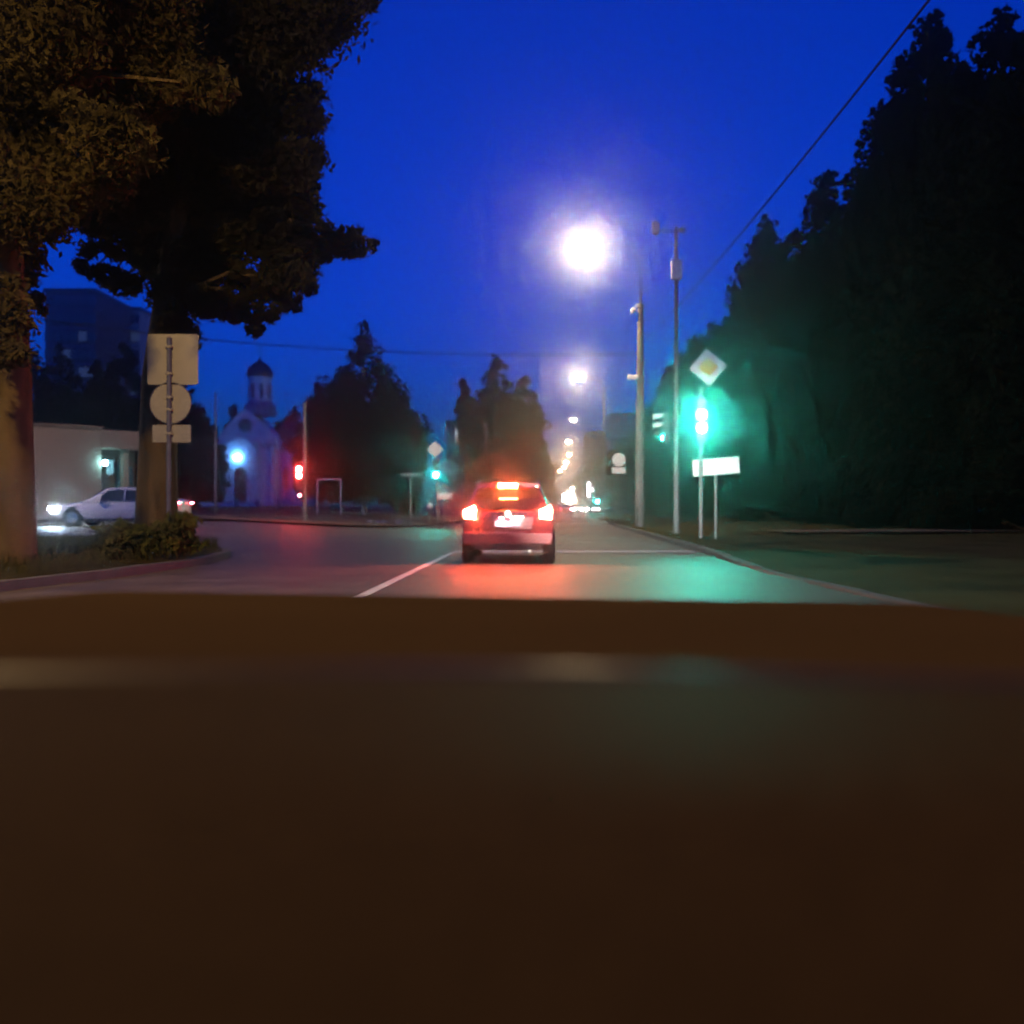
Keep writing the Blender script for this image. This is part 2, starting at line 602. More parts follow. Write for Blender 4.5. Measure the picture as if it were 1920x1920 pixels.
# tree row on the right: a wood whose edge runs along the verge
protoR = []
for i, (pf, H) in enumerate([(tall, 20), (broad, 18.5), (tall, 21.5), (broad, 20)]):
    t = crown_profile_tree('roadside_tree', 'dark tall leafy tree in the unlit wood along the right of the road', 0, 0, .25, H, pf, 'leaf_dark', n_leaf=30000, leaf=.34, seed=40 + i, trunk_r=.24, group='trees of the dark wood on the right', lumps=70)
    protoR.append([t, False])
spots = []
y = 31.0
k = 0
while y < 118:
    x = 17.9 + 0.35 * math.sin(k * 2.1) + (0.012 * (y - 30))
    spots.append((x, y)); y += 4.6 + .5 * math.sin(k * 1.7); k += 1
y = 30
while y < 120:
    spots.append((24.0 + 1.2 * math.sin(k * 1.3), y)); y += 6.5; k += 1
spots += [(23.5, 24), (29, 28), (34, 36), (20.5, 27), (31, 44), (33, 55), (36, 66), (40, 48), (45, 60), (30, 34)]
for k, (x, y) in enumerate(spots):
    p = protoR[(k * 7 + k // 3) % 4]
    if not p[1]:
        o = p[0]; p[1] = True
    else:
        o = copy_tree(p[0])
    sc_ = .86 + .14 * ((k * 37) % 11) / 10
    # the wood steps down a little where it starts, far down the road
    if y < 46: sc_ *= 1.05
    if y > 75: sc_ *= .94
    o.location = (x, y, gz(x, y) + .22)
    o.rotation_euler = (0, 0, k * 2.399)
    o.scale = (sc_, sc_, sc_)
# undergrowth at the foot of the wood
for k in range(12):
    X_, Y_ = 17.3 + .012 * (k * 7.5), 30 + k * 7.5
    if k == 0:
        rng = np.random.default_rng(5)
        u0 = tag(empty('shrub', (X_, Y_, .25)), 'low dark shrub at the foot of the wood on the right', 'shrub', 'shrubs at the foot of the wood')
        C = [(rng.uniform(-2.5, 2.5), rng.uniform(-3.5, 3.5), rng.uniform(.5, 2.4)) for _ in range(26)]
        quads('foliage', leaf_cloud(C, [1.1] * 26, [260] * 26, .28), M['leaf_dark'], u0)
        sb = MB()
        for c in C[:10]: sb.tube([(c[0] * .4, c[1] * .4, 0), c], [.04, .01], 5)
        sb.build('stems', M['bark'], u0)['kind'] = 'stuff'
    else:
        o = copy_tree(u0); o.location = (X_, Y_, .25); o.rotation_euler = (0, 0, k * 1.9)

# trees in the middle distance
p = pt(683, 950, 75)
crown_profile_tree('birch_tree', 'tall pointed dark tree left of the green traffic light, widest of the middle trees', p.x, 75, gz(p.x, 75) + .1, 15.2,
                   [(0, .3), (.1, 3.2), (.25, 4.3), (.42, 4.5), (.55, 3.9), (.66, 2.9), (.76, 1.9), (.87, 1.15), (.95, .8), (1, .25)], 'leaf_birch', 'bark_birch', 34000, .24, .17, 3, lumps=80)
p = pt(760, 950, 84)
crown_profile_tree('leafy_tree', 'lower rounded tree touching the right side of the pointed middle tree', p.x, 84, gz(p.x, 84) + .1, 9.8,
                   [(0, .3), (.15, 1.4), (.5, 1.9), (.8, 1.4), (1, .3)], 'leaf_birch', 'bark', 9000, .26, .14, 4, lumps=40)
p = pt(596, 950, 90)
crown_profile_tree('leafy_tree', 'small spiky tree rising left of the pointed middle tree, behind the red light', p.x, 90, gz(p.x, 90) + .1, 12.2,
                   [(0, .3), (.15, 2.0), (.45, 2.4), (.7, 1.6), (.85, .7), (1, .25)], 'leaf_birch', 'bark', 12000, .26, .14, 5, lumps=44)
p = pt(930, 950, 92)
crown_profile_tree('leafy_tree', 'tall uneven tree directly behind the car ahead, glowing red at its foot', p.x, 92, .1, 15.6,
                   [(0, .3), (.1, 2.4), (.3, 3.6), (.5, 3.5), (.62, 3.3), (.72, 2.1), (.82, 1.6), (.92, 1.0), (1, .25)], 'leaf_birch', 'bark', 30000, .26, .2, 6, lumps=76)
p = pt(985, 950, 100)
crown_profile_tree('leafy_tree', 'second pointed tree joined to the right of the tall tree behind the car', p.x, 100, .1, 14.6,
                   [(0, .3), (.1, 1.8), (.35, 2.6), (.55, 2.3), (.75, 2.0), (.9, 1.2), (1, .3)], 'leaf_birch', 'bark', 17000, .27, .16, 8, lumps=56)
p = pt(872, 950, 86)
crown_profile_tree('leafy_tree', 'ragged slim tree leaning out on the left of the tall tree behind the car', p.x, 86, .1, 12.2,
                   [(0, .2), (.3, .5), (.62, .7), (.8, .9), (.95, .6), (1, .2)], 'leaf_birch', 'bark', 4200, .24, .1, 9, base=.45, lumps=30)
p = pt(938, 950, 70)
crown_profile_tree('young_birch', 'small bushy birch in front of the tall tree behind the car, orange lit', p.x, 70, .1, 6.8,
                   [(0, .3), (.2, 1.2), (.5, 1.9), (.8, 1.3), (1, .3)], 'leaf_birch_lit', 'bark_birch', 9000, .18, .09, 10, lumps=36)
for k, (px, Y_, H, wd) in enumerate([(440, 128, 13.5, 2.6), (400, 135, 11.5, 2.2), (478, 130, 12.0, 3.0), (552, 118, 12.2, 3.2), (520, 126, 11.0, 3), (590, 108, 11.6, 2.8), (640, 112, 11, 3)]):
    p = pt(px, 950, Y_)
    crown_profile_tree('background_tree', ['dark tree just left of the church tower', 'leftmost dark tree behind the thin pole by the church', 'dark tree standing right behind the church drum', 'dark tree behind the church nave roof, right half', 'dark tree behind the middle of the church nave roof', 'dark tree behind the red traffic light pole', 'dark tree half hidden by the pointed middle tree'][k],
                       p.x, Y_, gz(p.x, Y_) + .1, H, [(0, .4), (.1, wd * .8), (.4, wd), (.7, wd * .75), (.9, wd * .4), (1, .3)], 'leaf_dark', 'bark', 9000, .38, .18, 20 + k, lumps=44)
for k, (px, Y_, H, wd) in enumerate([(110, 92, 15.5, 3.0), (180, 84, 12.5, 2.4), (235, 88, 15.0, 2.6), (330, 70, 9.5, 3.4), (365, 76, 7.5, 2.6), (60, 80, 13, 3)]):
    p = pt(px, 950, Y_)
    crown_profile_tree('background_tree', ['dark tree behind the beige building, in front of the tall flats', 'shorter dark tree behind the beige building roof edge', 'narrow dark tree behind the beige building entrance', 'black leafy mass behind the back of the road signs', 'low dark tree between the road signs and the church', 'dark tree behind the left end of the beige wall'][k],
                       p.x, Y_, gz(p.x, Y_) + .1, H, [(0, .4), (.1, wd * .8), (.4, wd), (.7, wd * .75), (.9, wd * .4), (1, .3)], 'leaf_dark', 'bark', 10000, .34, .18, 30 + k, lumps=44)
# trees at the far right end of the road
for k, (px, Y_, H, wd) in enumerate([(1112, 190, 9, 4.0), (1150, 160, 10.5, 4.2), (1190, 140, 11.5, 4.6), (1232, 125, 14.5, 4.4), (1015, 150, 8.5, 4), (985, 190, 10, 5), (1090, 240, 9, 4)]):
    p = pt(px, 950, Y_)
    crown_profile_tree('distant_tree', ['small far tree behind the thin pole on the right verge', 'far rounded tree behind the round white sign', 'far tree between the round sign and the thick pole', 'far tree seen between the thick pole and the green light', 'far tree left of the road just over the car roof', 'farther tree left of the road behind the car roof', 'farthest small tree right of the road'][k],
                       p.x, Y_, .1, H, [(0, .4), (.1, wd * .7), (.4, wd), (.7, wd * .8), (.9, wd * .45), (1, .3)], 'leaf_dark', 'bark', 7000, .5, .18, 60 + k, lumps=36)


# near left trees: built clump by clump round their boughs
def bough_tree(name, label, base, trunk_pts, trunk_rad, clumps, Yc, leafm, leaf, dens, seed, dy=1.3, aspect=2.2):
    global rng
    rng = np.random.default_rng(seed)
    root = tag(empty(name, base), label, 'tree')
    b = Vector(base)
    tb = MB()
    tb.tube([Vector(p) - b for p in trunk_pts], trunk_rad, 14)
    tb.build('trunk', M['bark'], root, True)
    C, RR, N = [], [], []
    bb = MB()
    for px, py, rp in clumps:
        yy_ = Yc + rng.uniform(-dy, dy)
        c = pt(px, py, yy_) - b
        r = rp / F * yy_
        small = rp < 30
        for q in range(6 if small else 3):
            cc = c + Vector(rng.uniform(-.35, .35, 3) * (2.4 if small else 1)) * r
            rr_ = r * (rng.uniform(.35, .75) if small else rng.uniform(.6, .9))
            C.append(tuple(cc)); RR.append(rr_); N.append(max(30, int(dens * r * r * (.4 if small else 1))))
        # bough from the trunk
        tp = None; best = 1e9
        for p_ in trunk_pts:
            q_ = Vector(p_) - b
            d_ = abs(q_.z - (c.z + .6)) + .0 * (q_ - c).length
            if d_ < best: best, tp = d_, q_
        mid = (tp + c) / 2 + Vector((0, 0, .35))
        bb.tube([tp, mid, c], [.07, .045, .012], 5)
        for q in range(4):
            t_ = .3 + .17 * q
            e_ = mid.lerp(c, t_) + Vector(rng.uniform(-.2, .2, 3))
            C.append(tuple(e_)); RR.append(max(.16, r * .4)); N.append(int(dens * max(.16, r * .4) ** 2 * .8) + 30)
    quads('foliage', leaf_cloud(C, RR, N, leaf, aspect, .8, .4, 1.9), M[leafm], root)
    bb.build('boughs', M['bark'], root, True)
    return root

z20 = gz(-7.6, 20) + .2
b2 = pt(292, 950, 20.5); b2.z = .2
tr2 = [Vector((b2.x, 20.5, .2)), pt(296, 850, 20.5), pt(300, 700, 20.5), pt(318, 560, 20.5), pt(335, 420, 20.5), pt(350, 250, 20.5), pt(360, 60, 20.5), pt(365, -160, 20.5), pt(368, -350, 20.5)]
cl2 = [(600, 30, 62), (650, 8, 40), (690, -15, 22), (510, 50, 90), (420, 120, 105), (330, 190, 120), (560, 225, 48), (575, 290, 36), (500, 180, 70), (565, 365, 36), (590, 345, 18), (500, 300, 62), (480, 380, 46),
       (505, 440, 50), (560, 468, 34), (610, 462, 24), (640, 462, 24), (668, 464, 20), (698, 460, 9), (652, 440, 13), (545, 525, 34), (572, 535, 20), (545, 570, 20), (510, 585, 16), (480, 598, 14), (450, 590, 18), (420, 578, 24), (380, 560, 40),
       (330, 560, 46), (300, 480, 66), (370, 480, 60), (350, 400, 80), (280, 380, 80), (380, 290, 72), (250, 290, 100), (200, 400, 56), (235, 540, 22), (205, 520, 20), (170, 508, 18), (150, 500, 10), (330, 620, 40), (420, 490, 36), (450, 520, 26), (410, 370, 50),
       (470, -60, 110), (340, -80, 130), (600, -70, 60), (240, -60, 110), (300, 60, 100), (400, 10, 90), (490, 620, 8), (530, 555, 16), (560, 300, 44), (540, 330, 50), (470, 330, 50), (520, 500, 40), (560, 500, 30), (440, 440, 44), (580, 180, 30), (560, 400, 40), (600, 470, 20), (360, 520, 44)]
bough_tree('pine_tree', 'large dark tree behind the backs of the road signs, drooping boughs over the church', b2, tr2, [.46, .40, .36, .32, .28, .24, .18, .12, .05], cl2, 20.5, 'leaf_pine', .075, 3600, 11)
b1 = pt(5, 950, 15.5); b1.z = .2
tr1 = [Vector((b1.x, 15.5, .2)), pt(8, 850, 15.5), pt(12, 700, 15.5), pt(8, 560, 15.5), pt(0, 400, 15.5), pt(-10, 200, 15.5), pt(-15, 0, 15.5), pt(-20, -250, 15.5)]
cl1 = [(70, 60, 110), (160, 150, 95), (40, 230, 120), (130, 320, 90), (210, 70, 100), (220, 250, 70), (300, 30, 80), (20, 380, 90), (90, 420, 40), (30, 480, 46), (200, 350, 45), (255, 300, 40), (340, 120, 60), (400, 160, 40), (-60, 150, 120), (-80, 350, 120), (-60, 500, 70), (100, -70, 120), (-40, -80, 120), (250, -60, 90),
       (20, 590, 42), (10, 660, 38), (50, 560, 24), (290, 190, 40)]
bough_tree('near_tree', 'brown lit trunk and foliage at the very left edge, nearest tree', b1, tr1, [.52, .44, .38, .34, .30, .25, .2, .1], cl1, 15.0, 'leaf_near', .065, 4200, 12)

# bushes on the left island
for k, (px, py, Y_, r, lab) in enumerate([(232, 1000, 18.6, .42, 'low bush at the foot of the tree trunk, left of the sign post'), (332, 996, 17.6, .36, 'round dark bush just right of the sign post foot'), (205, 1012, 17.0, .28, 'small leafy bush farthest left on the island'), (268, 1008, 17.4, .30, 'small bush between the trunk and the sign post'), (345, 975, 18.2, .18, 'short sprig of leaves above the round bush')]):
    p = pt(px, py, Y_)
    rng = np.random.default_rng(80 + k)
    bz = gz(p.x, Y_) + .2
    root = tag(empty('bush', (p.x, Y_, bz)), lab, 'bush')
    C = [(rng.uniform(-.6, .6) * r, rng.uniform(-.5, .5) * r, max(.1, p.z - bz) * rng.uniform(.3, 1.2)) for _ in range(9)]
    quads('foliage', leaf_cloud(C, [r * .5] * 9, [170] * 9, .075, 2.2, .9, -.4, 2.3), M['leaf_bush'], root)
    sb = MB()
    for c in C: sb.tube([(c[0] * .3, c[1] * .3, 0), c], [.012, .004], 5)
    sb.build('stems', M['bark'], root)['kind'] = 'stuff'


def grass(name, label, pts_, hgt, m='blade', w=.012):
    P = np.array(pts_)
    n_ = len(P)
    an = rng.uniform(0, 2 * math.pi, n_)
    h = hgt * rng.uniform(.4, 1.2, n_)
    wv = np.stack([np.cos(an), np.sin(an), np.zeros(n_)], 1) * w
    le = np.stack([rng.normal(0, .35, n_) * h, rng.normal(0, .35, n_) * h, h], 1)
    q = np.stack([P - wv, P + wv, P + le * .9 + wv * .3, P + le - wv * .3], axis=1)
    o = quads(name, q, M[m])
    return tag(o, label, 'grass', kind='stuff')

rng = np.random.default_rng(99)
P = []
while len(P) < 9000:
    y = rng.uniform(6, 60) if rng.random() < .7 else rng.uniform(6, 28)
    o = rng.uniform(.15, 9) ** 1.0
    x = interp(RK, y) + o
    z = float(np.interp(o, offs[:10], [0.12, .13, .15, .17, .2, .22, .24, .25, .25, .28]))
    z *= 1 - .85 * (1 - smooth((y - 15) / 9)) * max(0, 1 - float(np.interp(o, offs[:10], range(10))) / 6)
    P.append((x, y, z))
grass('verge_grass', 'short rough grass on the verge right of the kerb', P, .03, w=.012)
P = []
while len(P) < 14000:
    x = rng.uniform(-18, -6.1); y = rng.uniform(12, 28)
    # inside the island outline
    xi = None
    ins = False
    for (xa, ya), (xb, yb) in zip(ISL, ISL[1:]):
        if min(ya, yb) <= y < max(ya, yb) or (y == ya):
            if x < xa + (xb - xa) * (y - ya) / (yb - ya + 1e-9) - .15: ins = True
            break
    if ins: P.append((x, y, gz(x, y) + .17))
grass('island_grass', 'long unkempt grass on the left island round the sign post', P, .24, w=.010)


# ------------------------------------------------------------------ poles, lamps and wires
def street_lamp(X, Y, H, armx, label, m_em, zc=.2, lamp_len=.75, gl=None, group='street lamps along the right of the road', concrete=False):
    root = tag(empty('street_lamp', (X, Y, zc)), label, 'street lamp', group)
    MB().tube([(0, 0, 0), (0, 0, H * .5), (0, 0, H - 1.2)], [.13, .10, .07], 10).build('pole', M['pole_paint'], root, True)
    MB().tube([(0, 0, H - 1.25), (armx * .05, 0, H - .7), (armx * .3, 0, H - .2), (armx * .9, 0, H)], [.05, .045, .04, .035], 8).build('arm', M['galv'], root, True)
    MB().box((0, 0, 0.2), (.36, .36, .4)).build('base', M['pole_concrete'], root, bevel=.03)
    x1 = armx
    hd = MB()
    n_ = 10
    hd.prism([(x1 - .42, 0), (x1 + .42, 0), (x1 + .36, .12), (x1 + .1, .17), (x1 - .3, .13)], -.15, .15)
    h_ = hd.build('lamp_head', M['galv'], root, bevel=.02)
    gb = MB().lathe([(.05, -.36), (.24, -.32), (.36, -.16), (.38, -.005)], 16, (x1, 0, 0))
    g = gb.build('lamp_glass', m_em, h_, True)
    MB().box((x1 + .44, 0, -.16), (.02, .9, .52)).build('added_light_shield', M['galv'], h_)  # added plate that keeps lamp light off the wood and the arm
    h_.location = (0, 0, H)
    return root

# the first lamp hangs from the thick pole
def poleat(px, Y): return (px - CX) / F * Y

X1, Y1 = poleat(1199, 43.7), 43.7
up = tag(empty('utility_pole', (X1, Y1, .2)), 'thick concrete pole with a thin top mast and the nearest lit lamp', 'pole')
zt = pt(0, 570, Y1).z - .2
MB().tube([(0, 0, 0), (.03, 0, zt * .5), (.06, 0, zt)], [.22, .18, .13], 14).build('pole', M['pole_concrete'], up, True)
MB().tube([(.06, 0, zt), (.06, 0, zt + .8), (.02, 0, zt + 1.6), (-.3, 0, 12.75), (-2.1, 0, 12.98)], [.06, .045, .03, .02, .018], 8).build('arm', M['wire'], up, True)
lp = pt(1095, 462, Y1)
lx, lz = lp.x - X1, lp.z - .2
hd = MB().prism([(lx - .42, lz + .1), (lx + .5, lz + .1), (lx + .42, lz + .24), (lx + .1, lz + .3), (lx - .3, lz + .25)], -.18, .18).build('lamp_head', M['galv'], up, bevel=.02)
MB().lathe([(.10, -.42), (.28, -.36), (.38, -.12), (.38, .10)], 20, (lx, 0, lz)).build('lamp_glass', E['lamp_warm'], hd, True)
MB().box((lx + .44, 0, lz - .12), (.02, 1.0, .64)).build('added_light_shield', M['galv'], hd)  # added blocker, cuts this lamp's spill towards the wood
MB().box((0, 0, .45), (.40, .40, .9)).build('base', M['kerb'], up, bevel=.04)
cb = MB()
for zz in (zt - .1, zt - 2.7, zt - 5.0):
    cb.lathe([(.19, -.06), (.19, .06)], 12, (.05, 0, zz))
cb.build('bracket', M['galv'], up)
for dx, zz in ((-.42, pt(0, 708, Y1).z - .2), (-.16, pt(0, 708, Y1).z - .2), (-.28, pt(0, 583, Y1).z - .2)):
    MB().lathe([(.03, -.14), (.11, -.10), (.13, 0), (.10, .09), (.03, .13)], 10, (dx, -.05, zz), 'X').build('insulator', M['sign_white'], up, True)
MB().tube([(-.45, 0, pt(0, 708, Y1).z - .2), (0.1, 0, pt(0, 708, Y1).z - .2)], .03, 6).build('crossarm', M['galv'], up)

lamp_y = [85, 127, 170, 212, 255, 300, 345, 390, 440]
lamp_px = [1083, 1075, 1066, 1067, 1061, 1058, 1050, 1043, 1036]
lamp_lab = ['second lit street lamp down the road, right of the tall central tree', 'third street lamp, dim orange dot under the second lamp', 'fourth lamp, upper half of the double light over the far road', 'fifth lamp, lower half of the double light over the far road', 'sixth lamp, tiny light under the double light', 'seventh lamp in the bright cluster over the far road', 'eighth lamp in the bright cluster over the far road', 'ninth lamp in the bright cluster over the far road', 'farthest lamp, leftmost of the bright cluster']
for Y_, px, lab in zip(lamp_y, lamp_px, lamp_lab):
    lx_ = (px - CX) / F * Y_
    Hh = 12.7 if Y_ < 230 else 12.7 + (Y_ - 230) * .012
    dim = Y_ == 127
    em = E['shop'] if dim else (E['lamp_warm'] if Y_ < 100 else E['lamp_far'])
    t = street_lamp(lx_ + 2.35, Y_, Hh - .2, -2.35, lab, em)
    if Y_ > 100 and not dim:
        for ch in t.children:
            for g in ch.children:
                pass
# service mast with the camera
Xm, Ym = poleat(1268, 33), 33
mast = tag(empty('steel_mast', (Xm, Ym, .2)), 'slim steel mast with a white cabinet, crossbar camera and side traffic signal', 'mast')
zm = pt(0, 425, Ym).z - .2
MB().tube([(0, 0, 0), (0, 0, zm * .45), (0, 0, zm)], [.10, .085, .05], 12).build('pole', M['pole_paint'], mast, True)
MB().lathe([(.17, 0), (.17, .04), (.12, .06), (.11, .35)], 12).build('base_flange', M['galv'], mast)
zb = pt(0, 508, Ym).z - .2
MB().box((-.01, -.14, zb), (.36, .22, .66)).build('cabinet', M['sign_white'], mast, bevel=.02)
za = pt(0, 433, Ym).z - .2
MB().tube([(-.62, 0, za), (.28, 0, za - .02)], .03, 8).build('crossbar', M['galv'], mast)
MB().box((.22, 0, za + .04), (.2, .2, .14)).build('sensor', M['galv'], mast, bevel=.02)
cm = MB().lathe([(.06, -.30), (.12, -.26), (.13, .10), (.08, .16)], 14, (-.70, 0, za + .17), 'Z').build('camera_housing', M['sign_white'], mast, True)
sh = MB().box((-.36, -.05, pt(0, 803, Ym).z - .2), (.24, .28, 1.12)).build('signal_housing', M['signal_black'], mast, bevel=.04)
for i, py in enumerate((783, 800, 819)):
    z = pt(0, py, Ym).z - .2 + .02
    v = MB()
    pts_ = []
    n_ = 9
    vs, fs = [], []
    for k in range(n_):
        a = math.pi * k / (n_ - 1)
        for xx, rr in ((-.48, .14), (-.80, .15 - .0)):
            vs.append((xx, -.05 + rr * math.cos(a), z + rr * math.sin(a) - (.06 if xx < -.6 else 0)))
    for k in range(n_ - 1):
        fs.append((2 * k, 2 * k + 1, 2 * k + 3, 2 * k + 2))
    v.add(vs, fs)
    o = v.build('visor', M['sign_white'] if i < 2 else M['signal_black'], sh, True)
    so = o.modifiers.new('solid', 'SOLIDIFY'); so.thickness = .012
    MB().lathe([(.13, -.012), (.13, 0)], 16, (-.485, -.05, z), 'X').build('lens', M['lens_dark'] if i < 2 else E['green_far'], sh)
for zz in (pt(0, 785, Ym).z - .2, pt(0, 822, Ym).z - .2):
    MB().tube([(-.26, 0, zz), (0, 0, zz)], .025, 6).build('bracket', M['galv'], mast)


# pole beside the viewer that carries the thick cable
Xb, Yb = 8.6, -4.0
bp_ = tag(empty('utility_pole', (Xb, Yb, .2)), 'concrete pole beside the viewer, holding the near end of the thick cable', 'pole')
MB().tube([(0, 0, 0), (0, 0, 6), (0, 0, 12.8)], [.2, .16, .11], 12).build('pole', M['pole_concrete'], bp_, True)
MB().tube([(-.5, 0, 12.5), (.5, 0, 12.5)], .04, 6).build('crossarm', M['galv'], bp_)


# street lamps outside the frame whose light the photograph shows
def side_lamp(X, Y, z, H, armx, army, em, label):
    root = tag(empty('street_lamp', (X, Y, z), math.atan2(army, armx)), label, 'street lamp')
    L = math.hypot(armx, army)
    MB().tube([(0, 0, 0), (0, 0, H - .8)], [.13, .08], 10).build('pole', M['pole_paint'], root, True)
    MB().tube([(0, 0, H - .85), (.4, 0, H - .2), (L - .4, 0, H)], [.045, .04, .03], 8).build('arm', M['galv'], root, True)
    h_ = MB().prism([(L - .45, H), (L + .45, H), (L + .38, H + .14), (L - .3, H + .16)], -.15, .15).build('lamp_head', M['galv'], root)
    MB().lathe([(.06, -.26), (.22, -.22), (.30, -.10), (.32, -.01)], 16, (L, 0, H)).build('lamp_glass', em, h_, True)
side_lamp(-9.6, 5.0, .2, 9.2, 3.4, 0, E['lamp_near'], 'orange street lamp beside the viewer on the left island')
side_lamp(-27, 29.0, .3, 8.5, 1.2, 2.6, E['lamp_side'], 'street lamp over the cross street, left of the beige building front')


def wire(name, label, a, b, sag, r, n_=24, extra=None):
    a, b = Vector(a), Vector(b)
    P = []
    for i in range(n_ + 1):
        t = i / n_
        p = a.lerp(b, t); p.z -= sag * 4 * t * (1 - t)
        P.append(p)
    o = MB().tube(P, r, 6).build(name, M['wire'], None, True)
    return tag(o, label, 'cable')

zc_ = pt(1275, 575, Ym)
wire('overhead_cable', 'thick black cable rising from the slim mast to the top right of the sky', (Xm + .05, Ym, zc_.z), (Xb, Yb, 12.8), .55, .022)
wire('overhead_wire', 'thin wire running on from the slim mast to the concrete pole', (Xm - .05, Ym, pt(0, 578, Ym).z), (X1 + .1, Y1, pt(0, 640, Y1).z), .12, .012)
wire('overhead_wire', 'thin wire sagging across the road over the tree tops to the left', (X1, Y1, pt(0, 663, Y1).z), tuple(pt(-150, 560, 50)), .95, .028, 40)
wire('overhead_wire', 'short straight wire from the thick pole to the slim mast at lamp height', (X1 + .1, Y1, pt(0, 714, Y1).z), (Xm, Ym, pt(0, 716, Ym).z), .02, .016)
wire('overhead_wire', 'thin wire from the thick pole slanting down along the road to the second lamp pole', (X1 - .4, Y1, pt(0, 583, Y1).z), (poleat(1131, 85), 85, pt(0, 790, 85).z), .9, .014)


# ------------------------------------------------------------------ signs and signals
def post(x, y0, z0, z1, r=.038, m='galv', parent=None):
    return MB().tube([(x, y0, z0), (x, y0, z1)], r, 10).build('post', M[m], parent, True)

# green signal right
Yg = 27.0
g0 = pt(1314, 950, Yg)
zg = .22
tl = tag(empty('traffic_light', (g0.x, Yg, zg)), 'green traffic light with two lit round lenses on the right verge post', 'traffic light')
MB().tube([(0, 0, 0), (0, 0, pt(0, 725, Yg).z - zg)], [.06, .055], 12).build('post', M['galv'], tl, True)
zc2 = pt(0, 790, Yg).z - zg
hs_ = MB().box((0, 0, 0), (.34, .2, 1.20)).build('housing', M['signal_black'], tl, bevel=.04)
hs_.location = (0, -.14, zc2)
hs_.rotation_euler = (R(3), 0, R(-10.5))          # heads are turned towards the waiting drivers
for i, py in enumerate((756, 779, 803)):
    z = pt(0, py, Yg).z - zg - zc2
    MB().lathe([(.135, 0), (.13, -.012)], 20, (0, -.103, z), 'Y').build('lens', E['green'] if i else M['lens_dark'], hs_)
    # deep round visors
    v = []
    for k in range(21):
        a = 2 * math.pi * k / 20
        v += [(.148 * math.cos(a), -.10, z + .148 * math.sin(a)), (.152 * math.cos(a), -.46, z + .152 * math.sin(a))]
    o = MB().add(v, [(2 * k, 2 * k + 1, 2 * k + 3, 2 * k + 2) for k in range(20)]).build('visor', M['signal_black'], hs_, True)
    so = o.modifiers.new('solid', 'SOLIDIFY'); so.thickness = .008; so.offset = 0
for zz in (-.45, .45):
    MB().tube([(0, 0, zc2 + zz), (0, -.1, zc2 + zz)], .03, 6).build('bracket', M['galv'], tl)

def rounded_sq(h, rr, n_=5):
    P = []
    for cx_, cz_, a0 in ((h - rr, h - rr, 0), (-h + rr, h - rr, 90), (-h + rr, -h + rr, 180), (h - rr, -h + rr, 270)):
        for k in range(n_):
            a = R(a0 + 90 * k / (n_ - 1))
            P.append((cx_ + rr * math.cos(a), cz_ + rr * math.sin(a)))
    return P

def rot2(P, a, cx_=0, cz_=0):
    return [(cx_ + x * math.cos(a) - z * math.sin(a), cz_ + x * math.sin(a) + z * math.cos(a)) for x, z in P]

def diamond(c, half, label, tilt, core=True, back=False, rz=0):
    root = tag(empty('priority_sign', c, rz), label, 'road sign')
    MB().prism(rot2(rounded_sq(half, half * .12), R(45) + tilt), 0, .02).build('plate', M['sign_white'] if not back else M['sign_back'], root)
    if core:
        MB().prism(rot2(rounded_sq(half * .52, half * .05), R(45) + tilt), -.006, .004).build('yellow_centre', M['sign_yellow'], root)
    MB().box((0, .04, 0), (.06, .05, half)).build('clamp', M['galv'], root)
    return root

p = pt(1327, 689, Yg - .1)
diamond((p.x, Yg - .14, p.z), .375, 'white diamond sign with yellow centre above the bright green light', R(5), rz=R(-4))
# street name plate on two posts
p = pt(1341, 875, Yg + .3)
npl = tag(empty('name_plate', (p.x, Yg + .3, .24)), 'long blank white plate glaring below the right green light, slightly tilted', 'sign')
MB().prism(rot2([(-.66, -.23), (.66, -.23), (.66, .23), (-.66, .23)], R(4.5), 0, p.z - .24), -.12, -.09).build('plate', M['sign_white'], npl, bevel=.01)
MB().tube([(.01, 0, -.05), (.01, 0, p.z - .2)], .045, 10).build('post', M['galv'], npl, True)
for zz in (-.12, .12):
    MB().box((.0, -.06, p.z - .24 + zz), (1.0, .04, .04)).build('rail', M['galv'], npl)

# round sign further on the right
Yr = 60.0
p = pt(1160, 862, Yr)
rs = tag(empty('round_sign', (p.x, Yr, .24)), 'round white sign over a small rectangular plate on a thin post', 'road sign')
MB().lathe([(.42, 0), (.42, .02)], 28, (0, -.05, p.z - .24), 'Y').build('disc', M['sign_white'], rs)
zz = pt(0, 882, Yr).z - .24
MB().prism([(-.42, zz - .19), (.42, zz - .19), (.42, zz + .19), (-.42, zz + .19)], -.05, -.03).build('plate', M['sign_white'], rs, bevel=.005)
MB().tube([(0, 0, 0), (0, 0, p.z - .24 + .3)], .035, 8).build('post', M['galv'], rs, True)

